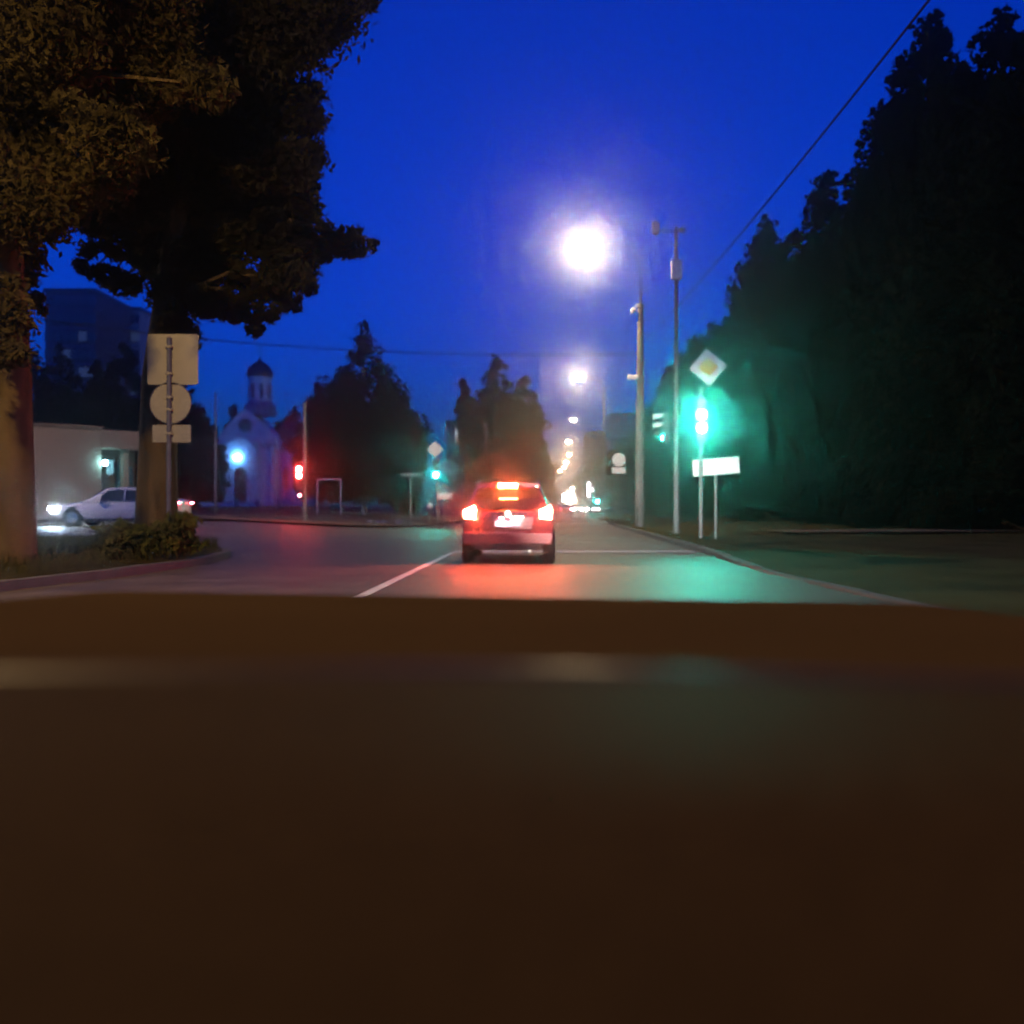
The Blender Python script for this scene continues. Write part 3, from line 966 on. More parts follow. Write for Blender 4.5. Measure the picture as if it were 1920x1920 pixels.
# left sign cluster seen from behind
Yl = 18.4
p0 = pt(316, 950, Yl)
sg = tag(empty('road_sign', (p0.x, Yl, .24)), 'three grey blank signs on one post, square over round over rectangle', 'road sign')
def zl(py): return pt(0, py, Yl).z - .24
MB().tube([(0, 0, -.1), (.01, 0, zl(632))], .042, 12).build('post', M['galv'], sg, True)
dxs = (322 - 316) / F * Yl
MB().prism([(x + dxs, z + zl(673)) for x, z in rounded_sq(.485, .04)], .05, .07).build('square_plate', M['sign_back'], sg)
MB().lathe([(.39, .05), (.40, .06), (.39, .07)], 36, (.02, 0, zl(755)), 'Y').build('round_plate', M['sign_back'], sg)
MB().prism([(x * 1.0 + .04, z + zl(813)) for x, z in ((-.37, -.17), (.37, -.17), (.37, .17), (-.37, .17))], .05, .07).build('small_plate', M['sign_back'], sg, bevel=.008)
MB().tube([(.02 + .395 * math.cos(math.pi * k / 16), .047, zl(755) + .395 * math.sin(math.pi * k / 16)) for k in range(33)], .008, 5).build('rim', M['galv'], sg)
for py in (650, 700, 745, 768, 813):
    MB().box((.008, .0, zl(py)), (.13, .10, .045)).build('clamp', M['sign_back'], sg, bevel=.006)

# red signal left
Yd = 50.0
p = pt(571, 950, Yd)
zd = gz(p.x, Yd) + .15
rt = tag(empty('traffic_light', (p.x, Yd, zd)), 'red traffic light with two lit lenses on the tall pole right of the church', 'traffic light')
MB().tube([(0, 0, 0), (0, 0, pt(0, 755, Yd).z - zd)], [.12, .08], 10).build('pole', M['pole_concrete'], rt, True)
hx = (563 - 571) / F * Yd
hh = MB().box((hx, -.2, pt(0, 896, Yd).z - zd), (.36, .22, 1.3)).build('housing', M['signal_black'], rt, bevel=.04)
for i, py in enumerate((880, 892)):
    z = pt(0, py, Yd).z - zd
    MB().lathe([(.15, 0), (.14, -.03)], 18, (hx, -.315, z), 'Y').build('lens', E['red'], hh)
MB().lathe([(.13, 0), (.12, -.03)], 18, (hx, -.315, pt(0, 908, Yd).z - zd), 'Y').build('lens', M['lens_dark'], hh)
hb = MB().box((hx + .05, -.2, pt(0, 930, Yd).z - zd), (.26, .2, .44)).build('pedestrian_housing', M['signal_black'], rt, bevel=.03)
MB().lathe([(.08, 0), (.07, -.02)], 14, (hx + .03, -.31, pt(0, 929, Yd).z - zd), 'Y').build('lens', E['red_dim'], hb)

# green signal on the far left corner
p = pt(821, 950, Yd)
zd = gz(p.x, Yd) + .15
gt = tag(empty('traffic_light', (p.x, Yd, zd)), 'smaller green traffic light left of the car ahead, under a white diamond', 'traffic light')
MB().tube([(0, 0, 0), (0, 0, pt(0, 858, Yd).z - zd)], .055, 10).build('post', M['galv'], gt, True)
hx = (818 - 821) / F * Yd
hh = MB().box((hx, -.2, pt(0, 881, Yd).z - zd), (.34, .2, 1.0)).build('housing', M['signal_black'], gt, bevel=.04)
for i, py in enumerate((870, 880, 891)):
    MB().lathe([(.13, 0), (.12, -.03)], 18, (hx, -.305, pt(0, py, Yd).z - zd), 'Y').build('lens', E['green_far'] if i == 2 else M['lens_dark'], hh)
p = pt(816, 843, Yd)
diamond((p.x, Yd - .1, p.z), .31, 'pale diamond sign over the smaller green light by the car', R(0), core=False)
p = pt(834, 930, Yd - 1)
pl = tag(empty('name_plate', (p.x, Yd - 1, zd)), 'short white plate on a thin post beside the car ahead', 'sign')
MB().box((0, -.05, p.z - zd), (.78, .02, .30)).build('plate', M['sign_white'], pl, bevel=.01)
MB().tube([(-.02, 0, 0), (-.02, 0, pt(0, 905, Yd - 1).z - zd)], .03, 8).build('post', M['galv'], pl, True)
# finger sign
p = pt(770, 890, 52)
fz = gz(p.x, 52) + .15
fs_ = tag(empty('street_sign', (p.x, 52, fz)), 'grey horizontal pointer sign on a post left of the small green light', 'sign')
MB().prism([(-.58, p.z - fz - .09), (-.48, p.z - fz + .09), (.58, p.z - fz + .09), (.58, p.z - fz - .09)], -.05, -.03).build('plate', M['pole_paint'], fs_)
MB().tube([(0, 0, 0), (0, 0, p.z - fz + .15)], .045, 8).build('post', M['galv'], fs_, True)
# bollard
p = pt(803, 950, 48.8)
bz = gz(p.x, 50) + .1
bo = tag(empty('bollard', (p.x, 49.4, bz)), 'pale leaning bollard on the kerb left of the short white plate', 'bollard')
MB().tube([(-.03, 0, 0), (.0, 0, .75), (.02, 0, .92)], [.11, .095, .09], 12).build('body', M['kerb'], bo, True)
MB().lathe([(.12, .92), (.125, 1.12), (.08, 1.17)], 12, (.02, 0, 0)).build('cap', M['sign_white'], bo, True)
# stones
for k, (px, s_, lab) in enumerate([(748, .34, 'pale rounded boulder at the junction corner, largest stone'), (738, .22, 'small dark stone left of the pale boulder'), (720, .26, 'flat stone in the low row left of the boulder'), (708, .22, 'second flat stone of the low row'), (694, .24, 'farthest left stone of the low row')]):
    p = pt(px, 950, 52 + .3 * k)
    z = gz(p.x, p.y) + .17
    rng = np.random.default_rng(200 + k)
    st = MB().lathe([(s_ * .5, -.05), (s_ * .62, s_ * .2), (s_ * .45, s_ * .5), (s_ * .15, s_ * .62)], 9)
    st.v = [(x * (1 + .25 * rng.random()), y * (1 + .2 * rng.random()), z_ * (1 + .15 * rng.random())) for x, y, z_ in st.v]
    o = st.build('boulder', M['stone'] if k != 1 else M['trim'], None, True)
    o.location = (p.x, p.y, z)
    tag(o, lab, 'stone')

# white goal-like frame
p = pt(617, 950, 70)
z = gz(p.x, 70) + .15
fr = tag(empty('goal_frame', (p.x, 70, z)), 'white tubular frame like a small goal right of the red light', 'frame')
hw = 22 / F * 70
zt_ = pt(0, 899, 70).z - z
MB().tube([(-hw, 0, zt_), (hw, 0, zt_)], .045, 8).build('crossbar', M['sign_white'], fr, True)
for s_ in (-1, 1):
    MB().tube([(hw * s_, 0, 0), (hw * s_, 0, zt_)], .045, 8).build('upright', M['sign_white'], fr, True)
p = pt(622, 918, 78)
z = gz(p.x, 78) + .1
lb = tag(empty('garden_lamp', (p.x, 78, z)), 'small bluish light on a short post seen through the white frame', 'lamp')
MB().tube([(0, 0, 0), (0, 0, p.z - z)], .03, 8).build('post', M['galv'], lb, True)
MB().lathe([(.03, -.12), (.12, -.06), (.12, .06), (.03, .12)], 12, (0, 0, p.z - z)).build('globe', E['teal_lamp'], lb, True)
# thin pole by the church
p = pt(404, 950, 62)
z = gz(p.x, 62) + .1
tp_ = tag(empty('pole', (p.x, 62, z)), 'thin bluish pole standing left of the church front', 'pole')
MB().tube([(0, 0, 0), (0, 0, pt(0, 735, 62).z - z)], [.08, .05], 8).build('shaft', M['pole_paint'], tp_, True)
MB().box((0, 0, .15), (.3, .3, .3)).build('base', M['kerb'], tp_)
# pole in front of the middle tree
p = pt(911, 950, 74)
tp_ = tag(empty('pole', (p.x, 74, .1)), 'pale slim pole in front of the tall tree behind the car', 'pole')
MB().tube([(0, 0, 0), (0, 0, pt(0, 795, 74).z)], [.11, .07], 8).build('shaft', M['pole_concrete'], tp_, True)
MB().tube([(-.3, 0, pt(0, 800, 74).z), (.3, 0, pt(0, 800, 74).z)], .03, 6).build('crossarm', M['galv'], tp_)


# ------------------------------------------------------------------ church
Yc = 100.0
pc = pt(452, 950, Yc)
zc = gz(pc.x, Yc) + .25
u = Yc / F                      # metres per photo pixel
ch = tag(empty('church', (pc.x, Yc, zc)), 'small pale blue church with dark dome, gabled front and blue-white light over its door', 'church')
def cz(py): return CH - (py - HY) / F * Yc - zc
def cxp(px): return (px - 452) * u
wl, wr = cxp(402), cxp(515)
ze = cz(832)
# front facade with shaped gable
gab = [(wl, cz(948)), (wr, cz(948)), (wr, ze), (wr - .1, ze + .5)]
mid = (wl + wr) / 2
for k in range(13):
    a = k / 12
    x = (wr - .35) + (wl + .35 - (wr - .35)) * a
    t = abs(2 * a - 1)
    gab.append((x, ze + .6 + (cz(766) - ze - .6) * (1 - t ** 1.25)))
gab += [(wl + .1, ze + .5), (wl, ze)]
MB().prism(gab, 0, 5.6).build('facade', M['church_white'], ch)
# cornice and pilasters
MB().box((mid, -.08, ze - .1), (wr - wl + .3, .2, .28)).build('cornice', M['church_trim'], ch)
for px in (406, 417, 488, 511):
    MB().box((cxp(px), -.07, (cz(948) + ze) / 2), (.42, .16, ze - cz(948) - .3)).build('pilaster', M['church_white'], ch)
# portal: projecting arched porch
al, ar = cxp(420), cxp(485)
am = (al + ar) / 2
aw = (ar - al) / 2
zs = cz(862)
arch = [(al, cz(944)), (ar, cz(944))] + [(am + aw * math.cos(math.pi * k / 16), zs + aw * 1.15 * math.sin(math.pi * k / 16)) for k in range(17)]
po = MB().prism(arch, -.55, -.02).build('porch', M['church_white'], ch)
rim_ = MB()
P_ = [(am + (aw + .12) * math.cos(math.pi * k / 18), -.6, zs + (aw * 1.15 + .12) * math.sin(math.pi * k / 18)) for k in range(19)]
rim_.tube(P_, .13, 8)
rim_.build('arch_moulding', M['church_trim'], po, True)
dl, dr = cxp(443), cxp(464)
dm = (dl + dr) / 2; dw = (dr - dl) / 2
zsd = cz(886)
dr_ = MB().prism([(dl, cz(944)), (dr, cz(944))] + [(dm + dw * math.cos(math.pi * k / 10), zsd + dw * math.sin(math.pi * k / 10)) for k in range(11)], -.6, -.54).build('door', M['door'], ch)
MB().lathe([(.06, -.64), (.06, -.6)], 8, (dm + dw * .6, 0, cz(920)), 'Y').build('handle', M['gold'], dr_)
MB().prism([(dm + dw * .7 * math.cos(math.pi * k / 10), zsd + .05 + dw * .7 * math.sin(math.pi * k / 10)) for k in range(11)], -.62, -.59).build('fanlight', M['window_dark'], dr_)
lm = MB().box((cxp(448), -.72, cz(858)), (.62, .2, .30)).build('porch_lamp', E['church_lamp'], ch, bevel=.06)
for k in range(4):
    MB().box((am, -.9 - .3 * k, cz(945) - .09 - .17 * k + .0), (3.6, .32, .18)).build('step', M['kerb'], ch)
# round window
MB().lathe([(.62, -.02), (.62, -.07)], 24, (cxp(460), 0, cz(797)), 'Y').build('round_window', M['window_dark'], ch)
MB().lathe([(.74, -.0), (.74, -.04)], 24, (cxp(460), 0, cz(797)), 'Y').build('window_surround', M['church_trim'], ch)
# drum, dome, cross
dx_ = cxp(475)
MB().lathe([(1.75, cz(768) - .4), (1.75, cz(757)), (1.35, cz(750)), (1.35, cz(748))], 8, (dx_, 2.6, 0)).build('drum_base', M['church_trim'], ch)
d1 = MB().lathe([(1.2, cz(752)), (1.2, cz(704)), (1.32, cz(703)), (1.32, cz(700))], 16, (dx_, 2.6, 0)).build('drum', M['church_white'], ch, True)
for k in range(8):
    a = math.pi / 8 + k * math.pi / 4
    MB().box((dx_ + 1.2 * math.cos(a), 2.6 + 1.2 * math.sin(a), (cz(752) + cz(706)) / 2), (.05, .34, 1.5), rz=a).build('drum_window', M['window_dark'], d1)
prof = [(1.36, cz(701)), (1.42, cz(696)), (1.38, cz(690)), (1.15, cz(682)), (.75, cz(675)), (.35, cz(671)), (.14, cz(667)), (.10, cz(663))]
dm_ = MB().lathe(prof, 24, (dx_, 2.6, 0)).build('dome', M['dome'], ch, True)
cr = MB()
z0_ = cz(664)
cr.box((dx_, 2.6, z0_ + .75), (.07, .07, 1.5)).box((dx_, 2.6, z0_ + 1.0), (.62, .06, .07)).box((dx_, 2.6, z0_ + 1.25), (.34, .06, .06)).box((dx_, 2.6, z0_ + .6), (.34, .06, .06), ry=R(20))
cr.lathe([(.03, z0_ - .1), (.14, z0_ + .03), (.03, z0_ + .16)], 10, (dx_, 2.6, 0))
cr.build('cross', M['gold'], ch)
# nave to the right, set back
nl, nr = cxp(500), cxp(566)
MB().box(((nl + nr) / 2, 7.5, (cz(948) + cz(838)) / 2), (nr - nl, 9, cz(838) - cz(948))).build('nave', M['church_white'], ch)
for k, px in enumerate((524, 541, 556)):
    MB().prism([(cxp(px) - .28, cz(915)), (cxp(px) + .28, cz(915)), (cxp(px) + .28, cz(880)), (cxp(px), cz(873)), (cxp(px) - .28, cz(880))], 2.93, 2.99).build('window', M['window_dark'], ch)
rf = MB()
zr0, zr1 = cz(839), cz(779)
rf.add([(nl - .2, 2.6, zr0), (nr + .5, 2.6, zr0), (nr + .5, 12.4, zr0), (nl - .2, 12.4, zr0), (nl - .2, 7.5, zr1), (nr + .5, 7.5, zr1)],
       [(0, 1, 5, 4), (2, 3, 4, 5), (0, 4, 3), (1, 2, 5), (3, 2, 1, 0)])
rf.build('roof', M['roof_dark'], ch)
# low white wall before the church
wl0 = pt(330, 950, 92); wl1 = pt(483, 950, 92)
z = gz(wl0.x, 92) + .15
lw = tag(empty('low_wall', ((wl0.x + wl1.x) / 2, 92, z)), 'low whitewashed wall running left in front of the church', 'wall')
L_ = wl1.x - wl0.x
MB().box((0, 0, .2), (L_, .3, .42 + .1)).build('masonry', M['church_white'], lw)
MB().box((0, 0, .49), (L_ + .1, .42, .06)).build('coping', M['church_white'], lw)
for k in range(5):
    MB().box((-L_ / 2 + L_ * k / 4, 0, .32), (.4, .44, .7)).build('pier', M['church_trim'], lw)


# ------------------------------------------------------------------ buildings
# beige building on the left
A = pt(-60, 950, 44.5); B = pt(284, 950, 50)
ang = math.atan2(B.y - A.y, B.x - A.x)
zA = gz(A.x, A.y) + .1
L_ = (B - A).xy.length
bb_ = tag(empty('beige_building', (A.x, A.y, zA), ang), 'long low beige building with a recessed dark entrance behind the white car', 'building')
Hb = 4.95 - zA + .1
def along(px):   # distance along the facade for a photo column
    k = (px - CX) / F
    t = (k * A.y - A.x) / ((B.x - A.x) - k * (B.y - A.y))
    return t * L_
e0, e1, e2 = along(190), along(236), along(284)
MB().box((e0 / 2, 5, Hb / 2), (e0, 10, Hb)).build('wall', M['plaster_beige'], bb_)
MB().box(((e0 + e2) / 2, 6.2, Hb / 2 - .15), (e2 - e0, 7.4, Hb - .3)).build('recessed_wall', M['plaster_brown'], bb_)
MB().box(((e0 + e2) / 2 + .3, 1.2, Hb - .55), (e2 - e0 + .6, 2.5, .95)).build('canopy', M['plaster_beige'], bb_, bevel=.03)
MB().box((e1 + .12, .6, (Hb - 1.05) / 2), (.28, .5, Hb - 1.1)).build('pillar', M['plaster_beige'], bb_)
d_ = MB().box(((e0 + e1) / 2, 2.45, 1.15), (1.1, .1, 2.3)).build('door', M['door'], bb_)
MB().box(((e1 + e2) / 2 + .1, 2.45, 2.2), (.9, .08, 1.3)).build('window', M['window_dark'], bb_)
MB().box((e0 / 2, -.04, Hb + .03), (e0 + .1, .3, .12)).build('parapet', M['plaster_brown'], bb_)
MB().box((e1 - .35, 1.4, Hb - 1.9), (.35, .06, .75)).build('notice_panel', M['sign_white'], bb_)
ll = MB().lathe([(.04, -.1), (.13, -.05), (.13, .05), (.04, .1)], 12, (e0 + .12, -.18, Hb - 1.75), 'Y').build('wall_lamp', E['teal_lamp'], bb_, True)

def block(name, label, px0, px1, py_top, Y, depth, wallm, cols, floors, lit=(), faint=(), zoff=0, ws=(1.5, 1.5), roofh=.6):
    a, b = pt(px0, 950, Y), pt(px1, 950, Y)
    W_ = b.x - a.x
    z = gz(a.x, Y)
    H = pt(0, py_top, Y).z - z
    root = tag(empty(name, (a.x, Y, z)), label, 'building')
    MB().box((W_ / 2, depth / 2, H / 2), (W_, depth, H)).build('wall', M[wallm], root)
    MB().box((W_ / 2, depth / 2, H + roofh / 2 + .002), (W_ + .5, depth + .5, roofh)).build('roof', M['roof_dark'], root)
    fh = H / floors
    m0 = None; g = {}
    for i in range(floors):
        for j in range(cols):
            x = W_ * (j + .5) / cols
            zz = fh * (i + .55)
            key = 'lit' if (j, i) in lit else ('faint' if (j, i) in faint else 'dark')
            if key not in g:
                w_ = MB().box((0, 0, 0), (ws[0], .12, ws[1])).build('window', {'lit': E['white_window'], 'faint': E['faint_window'], 'dark': M['window_dark']}[key], root)
                w_.location = (x, -.02, zz); g[key] = w_
            else:
                w_ = g[key].copy(); COL.objects.link(w_); w_.parent = root; w_.location = (x, -.02, zz)
    nb = None
    for i in range(1, floors):
        if nb is None:
            nb = MB().box((W_ / 2, -.03, 0), (W_ + .02, .06, .18)).build('floor_band', M['church_trim'], root)
            nb.location = (0, 0, fh * i)
        else:
            q = nb.copy(); COL.objects.link(q); q.parent = root; q.location = (0, 0, fh * i)
    return root

block('apartment_block', 'tall dim apartment block behind the trees on the far left', 85, 178, 548, 150, 14, 'panel_grey', 6, 12, lit=(), faint=[(4, 7), (5, 6), (5, 7), (1, 5), (4, 9), (2, 8), (3, 4)])
block('apartment_block', 'lighter tall block just right of the far left apartment block', 180, 262, 582, 165, 14, 'panel_blue', 5, 11, faint=[(j, i) for j in range(5) for i in range(11) if (j * 3 + i * 5) % 7 < 2])
block('apartment_block', 'narrow building with one lit window left of the tall tree behind the car', 838, 905, 796, 135, 12, 'brick_dull', 4, 4, lit=[(1, 3)], ws=(1.5, 1.7))
block('apartment_block', 'tall blue grey tower behind the thick pole with three lit windows', 1148, 1205, 778, 260, 16, 'panel_blue', 5, 9, lit=[(4, 8), (4, 7), (4, 6)], ws=(1.0, 1.2))
block('apartment_block', 'lower block left of the blue grey tower, right of the far lamps', 1101, 1150, 812, 290, 16, 'panel_grey', 5, 8, lit=[(0, 3)], ws=(1.2, 1.2))


# ------------------------------------------------------------------ cars
def prof_at(tab, y):
    if y <= tab[0][0]: return tab[0][1:]
    for a, b in zip(tab, tab[1:]):
        if y <= b[0]:
            t = (y - a[0]) / (b[0] - a[0])
            return tuple(p + (q - p) * t for p, q in zip(a[1:], b[1:]))
    return tab[-1][1:]


def car(name, label, loc, rz, lower, cabin, paint, wheels, kind='hatch', parts=True, cat='car', wheel_r=.33):
    root = tag(empty(name, loc, rz), label, cat)
    # lower body
    Y_ = sorted(set([r[0] for r in lower] + list(np.linspace(lower[0][0], lower[-1][0], 22))))
    vs = []
    for y in Y_:
        zb, ztp, w = prof_at(lower, y)
        h = ztp - zb
        sec = [(0, zb), (.8 * w, zb), (.95 * w, zb + .10 * h), (.99 * w, zb + .3 * h), (w, zb + .55 * h), (.985 * w, zb + .75 * h), (.93 * w, zb + .93 * h), (.82 * w, ztp), (0, ztp + .015)]
        sec = sec + [(-x, z) for x, z in reversed(sec[1:-1])]
        vs += [(x, y, z) for x, z in sec]
    n_ = 16
    fs = []
    for i in range(len(Y_) - 1):
        for k in range(n_):
            fs.append((i * n_ + k, (i + 1) * n_ + k, (i + 1) * n_ + (k + 1) % n_, i * n_ + (k + 1) % n_))
    fs.append(tuple(range(n_)))
    fs.append(tuple((len(Y_) - 1) * n_ + k for k in reversed(range(n_))))
    body = MB().add(vs, fs).build('body', paint, root, True)
    # cabin
    def cab(y, k):
        zb, ztp, wb, wt = prof_at(cabin, y)
        sec = [(wb, zb), (wb + (wt - wb) * .5, zb + (ztp - zb) * .5), (wt, ztp - min(.07, (ztp - zb) * .5)), (wt * .9, ztp - .01), (0, ztp + .01)]
        return sec
    YC = sorted(set([r[0] for r in cabin] + list(np.linspace(cabin[0][0], cabin[-1][0], 14))))
    vs = []
    for y in YC:
        s_ = cab(y, 0)
        s_ = s_ + [(-x, z) for x, z in reversed(s_[:-1])]
        vs += [(x, y, z) for x, z in s_]
    n_ = 9
    fs = []
    for i in range(len(YC) - 1):
        for k in range(n_ - 1):
            fs.append((i * n_ + k, (i + 1) * n_ + k, (i + 1) * n_ + k + 1, i * n_ + k + 1))
    fs.append(tuple(range(n_)))
    MB().add(vs, fs).build('cabin', paint, root, True)
    # side windows
    ya, yb = cabin[1][0], cabin[-2][0]
    cuts = [(ya + .06, ya + (yb - ya) * .44), (ya + (yb - ya) * .49, yb + .15)]
    for sx in (-1, 1):
        for y0, y1 in cuts:
            g = []
            for y in np.linspace(y0, y1, 5):
                s_ = cab(y, 0)
                (x0, z0), (x1, z1), (x2, z2) = s_[0], s_[1], s_[2]
                g.append([(sx * (x0 + .012), y, z0 + .03), (sx * (x1 + .012), y, z1), (sx * (x2 + .012), y, z2 - .02)])
            vs = [v for r in g for v in r]
            fs = [(i * 3 + k, (i + 1) * 3 + k, (i + 1) * 3 + k + 1, i * 3 + k + 1) for i in range(4) for k in range(2)]
            MB().add(vs, fs).build('side_window', M['glass'], root, True)
    # rear and front glass
    for i0, i1, nm in ((0, 1, 'rear_window'), (-1, -2, 'windscreen')):
        a, b = cabin[i0], cabin[i1]
        dz = 1
        sgn = -1 if i0 == 0 else 1
        v = [(-.88 * a[3], a[0] + sgn * .012, a[1] + .035), (.88 * a[3], a[0] + sgn * .012, a[1] + .035), (.84 * b[4], b[0] + sgn * .012, b[2] + .0), (-.84 * b[4], b[0] + sgn * .012, b[2] + .0)]
        v = [Vector(q) + Vector((0, sgn * .01, .012)) for q in v]
        t0 = .12
        v2 = [v[0].lerp(v[3], t0 * .3), v[1].lerp(v[2], t0 * .3), v[1].lerp(v[2], 1 - t0), v[0].lerp(v[3], 1 - t0)]
        MB().add(v2, [(0, 1, 2, 3)]).build(nm, M['glass'], root)
    # wheels
    for wy in wheels:
        w = prof_at(lower, wy)[2]
        for sx in (-1, 1):
            ar_ = MB().lathe([(wheel_r + .06, 0), (wheel_r + .06, .004)], 28, (0, 0, 0), 'X')
            o = ar_.build('wheel_arch', M['trim'], root)
            o.location = (sx * (w * .995), wy, wheel_r + .02)
            tw = MB().lathe([(wheel_r * .6, -.1), (wheel_r * .95, -.11), (wheel_r, -.07), (wheel_r, .07), (wheel_r * .95, .11), (wheel_r * .6, .1)], 28, (0, 0, 0), 'X')
            o = tw.build('wheel', M['rubber'], root, True)
            o.location = (sx * (w - .09), wy, wheel_r)
            rm = MB().lathe([(wheel_r * .62, .0), (wheel_r * .62, .115), (wheel_r * .5, .10), (.06, .11)], 20, (0, 0, 0), 'X')
            for k in range(5):
                a = 2 * math.pi * k / 5
                rm.box((.112, wheel_r * .35 * math.cos(a), wheel_r * .35 * math.sin(a)), (.012, wheel_r * .5, .06), rx=a)
            if sx < 0:
                rm.v = [(-x, y, z) for x, y, z in rm.v]
            rm.build('rim', M['rim'], o)
    return root


# --- car ahead: dark red hatchback braking at the line
Yh = 18.5
hatch_low = [(0, .40, 1.0, .80), (.05, .34, 1.03, .87), (.35, .30, 1.03, .895), (1.2, .26, 1.0, .905), (2.6, .26, .98, .905), (3.3, .26, .96, .90), (4.0, .28, .86, .86), (4.25, .34, .72, .76)]
hatch_cab = [(.05, 1.0, 1.01, .80, .78), (.42, 1.0, 1.49, .83, .66), (.9, 1.0, 1.535, .84, .67), (1.9, .99, 1.545, .84, .67), (2.5, .98, 1.47, .83, .66), (3.35, .95, .96, .80, .78)]
hc = car('hatchback_car', 'dark red hatchback ahead with blazing brake lights and bright number plate', (pt(952, 950, Yh).x, Yh, 0.0), R(-1.5), hatch_low, hatch_cab, M['car_dark'], (.78, 3.35), wheel_r=.335)
# slimmer details on the rear
for sx in (-1, 1):
    tlm = MB()
    poly = [(sx * .60, 1.00), (sx * .84, 1.14), (sx * .865, .98), (sx * .85, .84), (sx * .66, .86), (sx * .60, .92)]
    if sx < 0: poly = poly[::-1]
    tlm.prism(poly, -.035, .16)
    o = tlm.build('tail_light', M['lens_dark'], hc)
    MB().prism([(sx * .73 + dx, .985 + dz) for dx, dz in ((-.11, -.11), (.11, -.13), (.13, .06), (.09, .14), (-.02, .09), (-.12, .05))], -.045, -.034).build('lit_lens', E['brake'], o)
    MB().lathe([(.035, -.02), (.03, -.035)], 12, (sx * .70, 0, .46), 'Y').build('rear_reflector', E['reflector'], hc)
sp = MB().prism([(-.64, 1.50), (.64, 1.50), (.60, 1.555), (.3, 1.575), (-.3, 1.575), (-.60, 1.555)], .16, .5).build('spoiler', M['car_dark'], hc, bevel=.01)
MB().box((0, .15, 1.505), (.36, .02, .085)).build('high_brake_light', E['brake_top'], hc, bevel=.008)
MB().prism([(-.84, .36), (.84, .36), (.885, .52), (.87, .62), (-.87, .62), (-.885, .52)], -.09, .25).build('bumper', M['car_dark'], hc, bevel=.03)
MB().prism([(-.62, .27), (.62, .27), (.72, .40), (-.72, .40)], -.10, .2).build('bumper_skirt', M['trim'], hc, bevel=.015)
MB().prism([(-.46, .67), (.46, .67), (.50, .90), (-.50, .90)], -.012, .01).build('plate_recess', M['car_dark'], hc)
MB().box((0, -.022, .765), (.52, .014, .112)).build('number_plate', M['sign_white'], hc, bevel=.004)
MB().box((0, -.05, .905), (.62, .07, .03)).build('tailgate_handle', M['chrome'], hc, bevel=.006)
for sx in (-1, 1):
    MB().box((sx * .12, -.052, .884), (.06, .03, .008)).build('plate_lamp', E['plate_lamp'], hc)
    MB().tube([(sx * .60, .5, 1.545), (sx * .60, .7, 1.59), (sx * .60, 2.1, 1.59), (sx * .60, 2.35, 1.53)], .014, 6).build('roof_rail', M['chrome'], hc, True)
    mr = MB().box((sx * .99, 2.75, 1.02), (.17, .09, .13)).build('door_mirror', M['car_dark'], hc, bevel=.03)
MB().lathe([(.06, -.004), (.06, -.016)], 16, (0, -.0, .965), 'Y').build('badge', M['chrome'], hc)
MB().tube([(.42, -.10, .25), (.42, .3, .26)], .03, 10).build('exhaust', M['chrome'], hc)
MB().tube([(-.1, .08, 1.06), (.28, .17, 1.16)], .008, 5).build('rear_wiper', M['trim'], hc)
ax_ = MB().tube([(-.75, .78, .33), (.75, .78, .33)], .05, 8).build('rear_axle', M['trim'], hc)

# --- white saloon crossing on the left
Yw = 36.5
sal_low = [(0, .42, .92, .74), (.08, .34, .98, .84), (.9, .26, .98, .90), (2.0, .22, .92, .91), (3.4, .22, .90, .90), (4.3, .26, .80, .86), (4.75, .34, .66, .72)]
sal_cab = [(.55, .96, .97, .78, .76), (1.35, .94, 1.40, .82, .64), (2.0, .93, 1.46, .83, .66), (2.7, .92, 1.42, .83, .65), (3.55, .89, .90, .79, .77)]
xr_ = pt(346, 950, Yw).x
wz = gz(pt(210, 950, Yw).x, Yw)
wc = car('saloon_car', 'white saloon crossing to the left with blue-white headlights, behind the tree trunk', (xr_, Yw, wz), R(90), sal_low, sal_cab, M['car_white'], (.95, 3.85), wheel_r=.33)
for sx in (-1, 1):
    o = MB().box((sx * .64, 4.62, .66), (.30, .34, .13)).build('headlight', M['glass'], wc, bevel=.03)
    MB().box((sx * .72, 4.60, .665), (.20, .36, .075)).build('lit_lens', E['head_blue'], o)
    o = MB().box((sx * .70, .10, .86), (.36, .26, .11)).build('tail_light', M['lens_dark'], wc, bevel=.02)
    MB().box((sx * .735, .09, .865), (.33, .27, .045)).build('lit_lens', E['tail'], o)
    MB().box((sx * .97, 3.0, .98), (.17, .1, .12)).build('door_mirror', M['car_white'], wc, bevel=.03)
    for yy_ in (1.55, 2.55):
        MB().box((sx * .915, yy_, .80), (.03, .2, .03)).build('door_handle', M['chrome'], wc)
MB().box((0, 4.78, .50), (.9, .04, .2)).build('grille', M['trim'], wc)
MB().box((0, -.01, .62), (.52, .02, .112)).build('number_plate', M['sign_white'], wc)
MB().box((0, 2.3, .20), (1.7, 2.3, .06)).build('sill', M['trim'], wc)

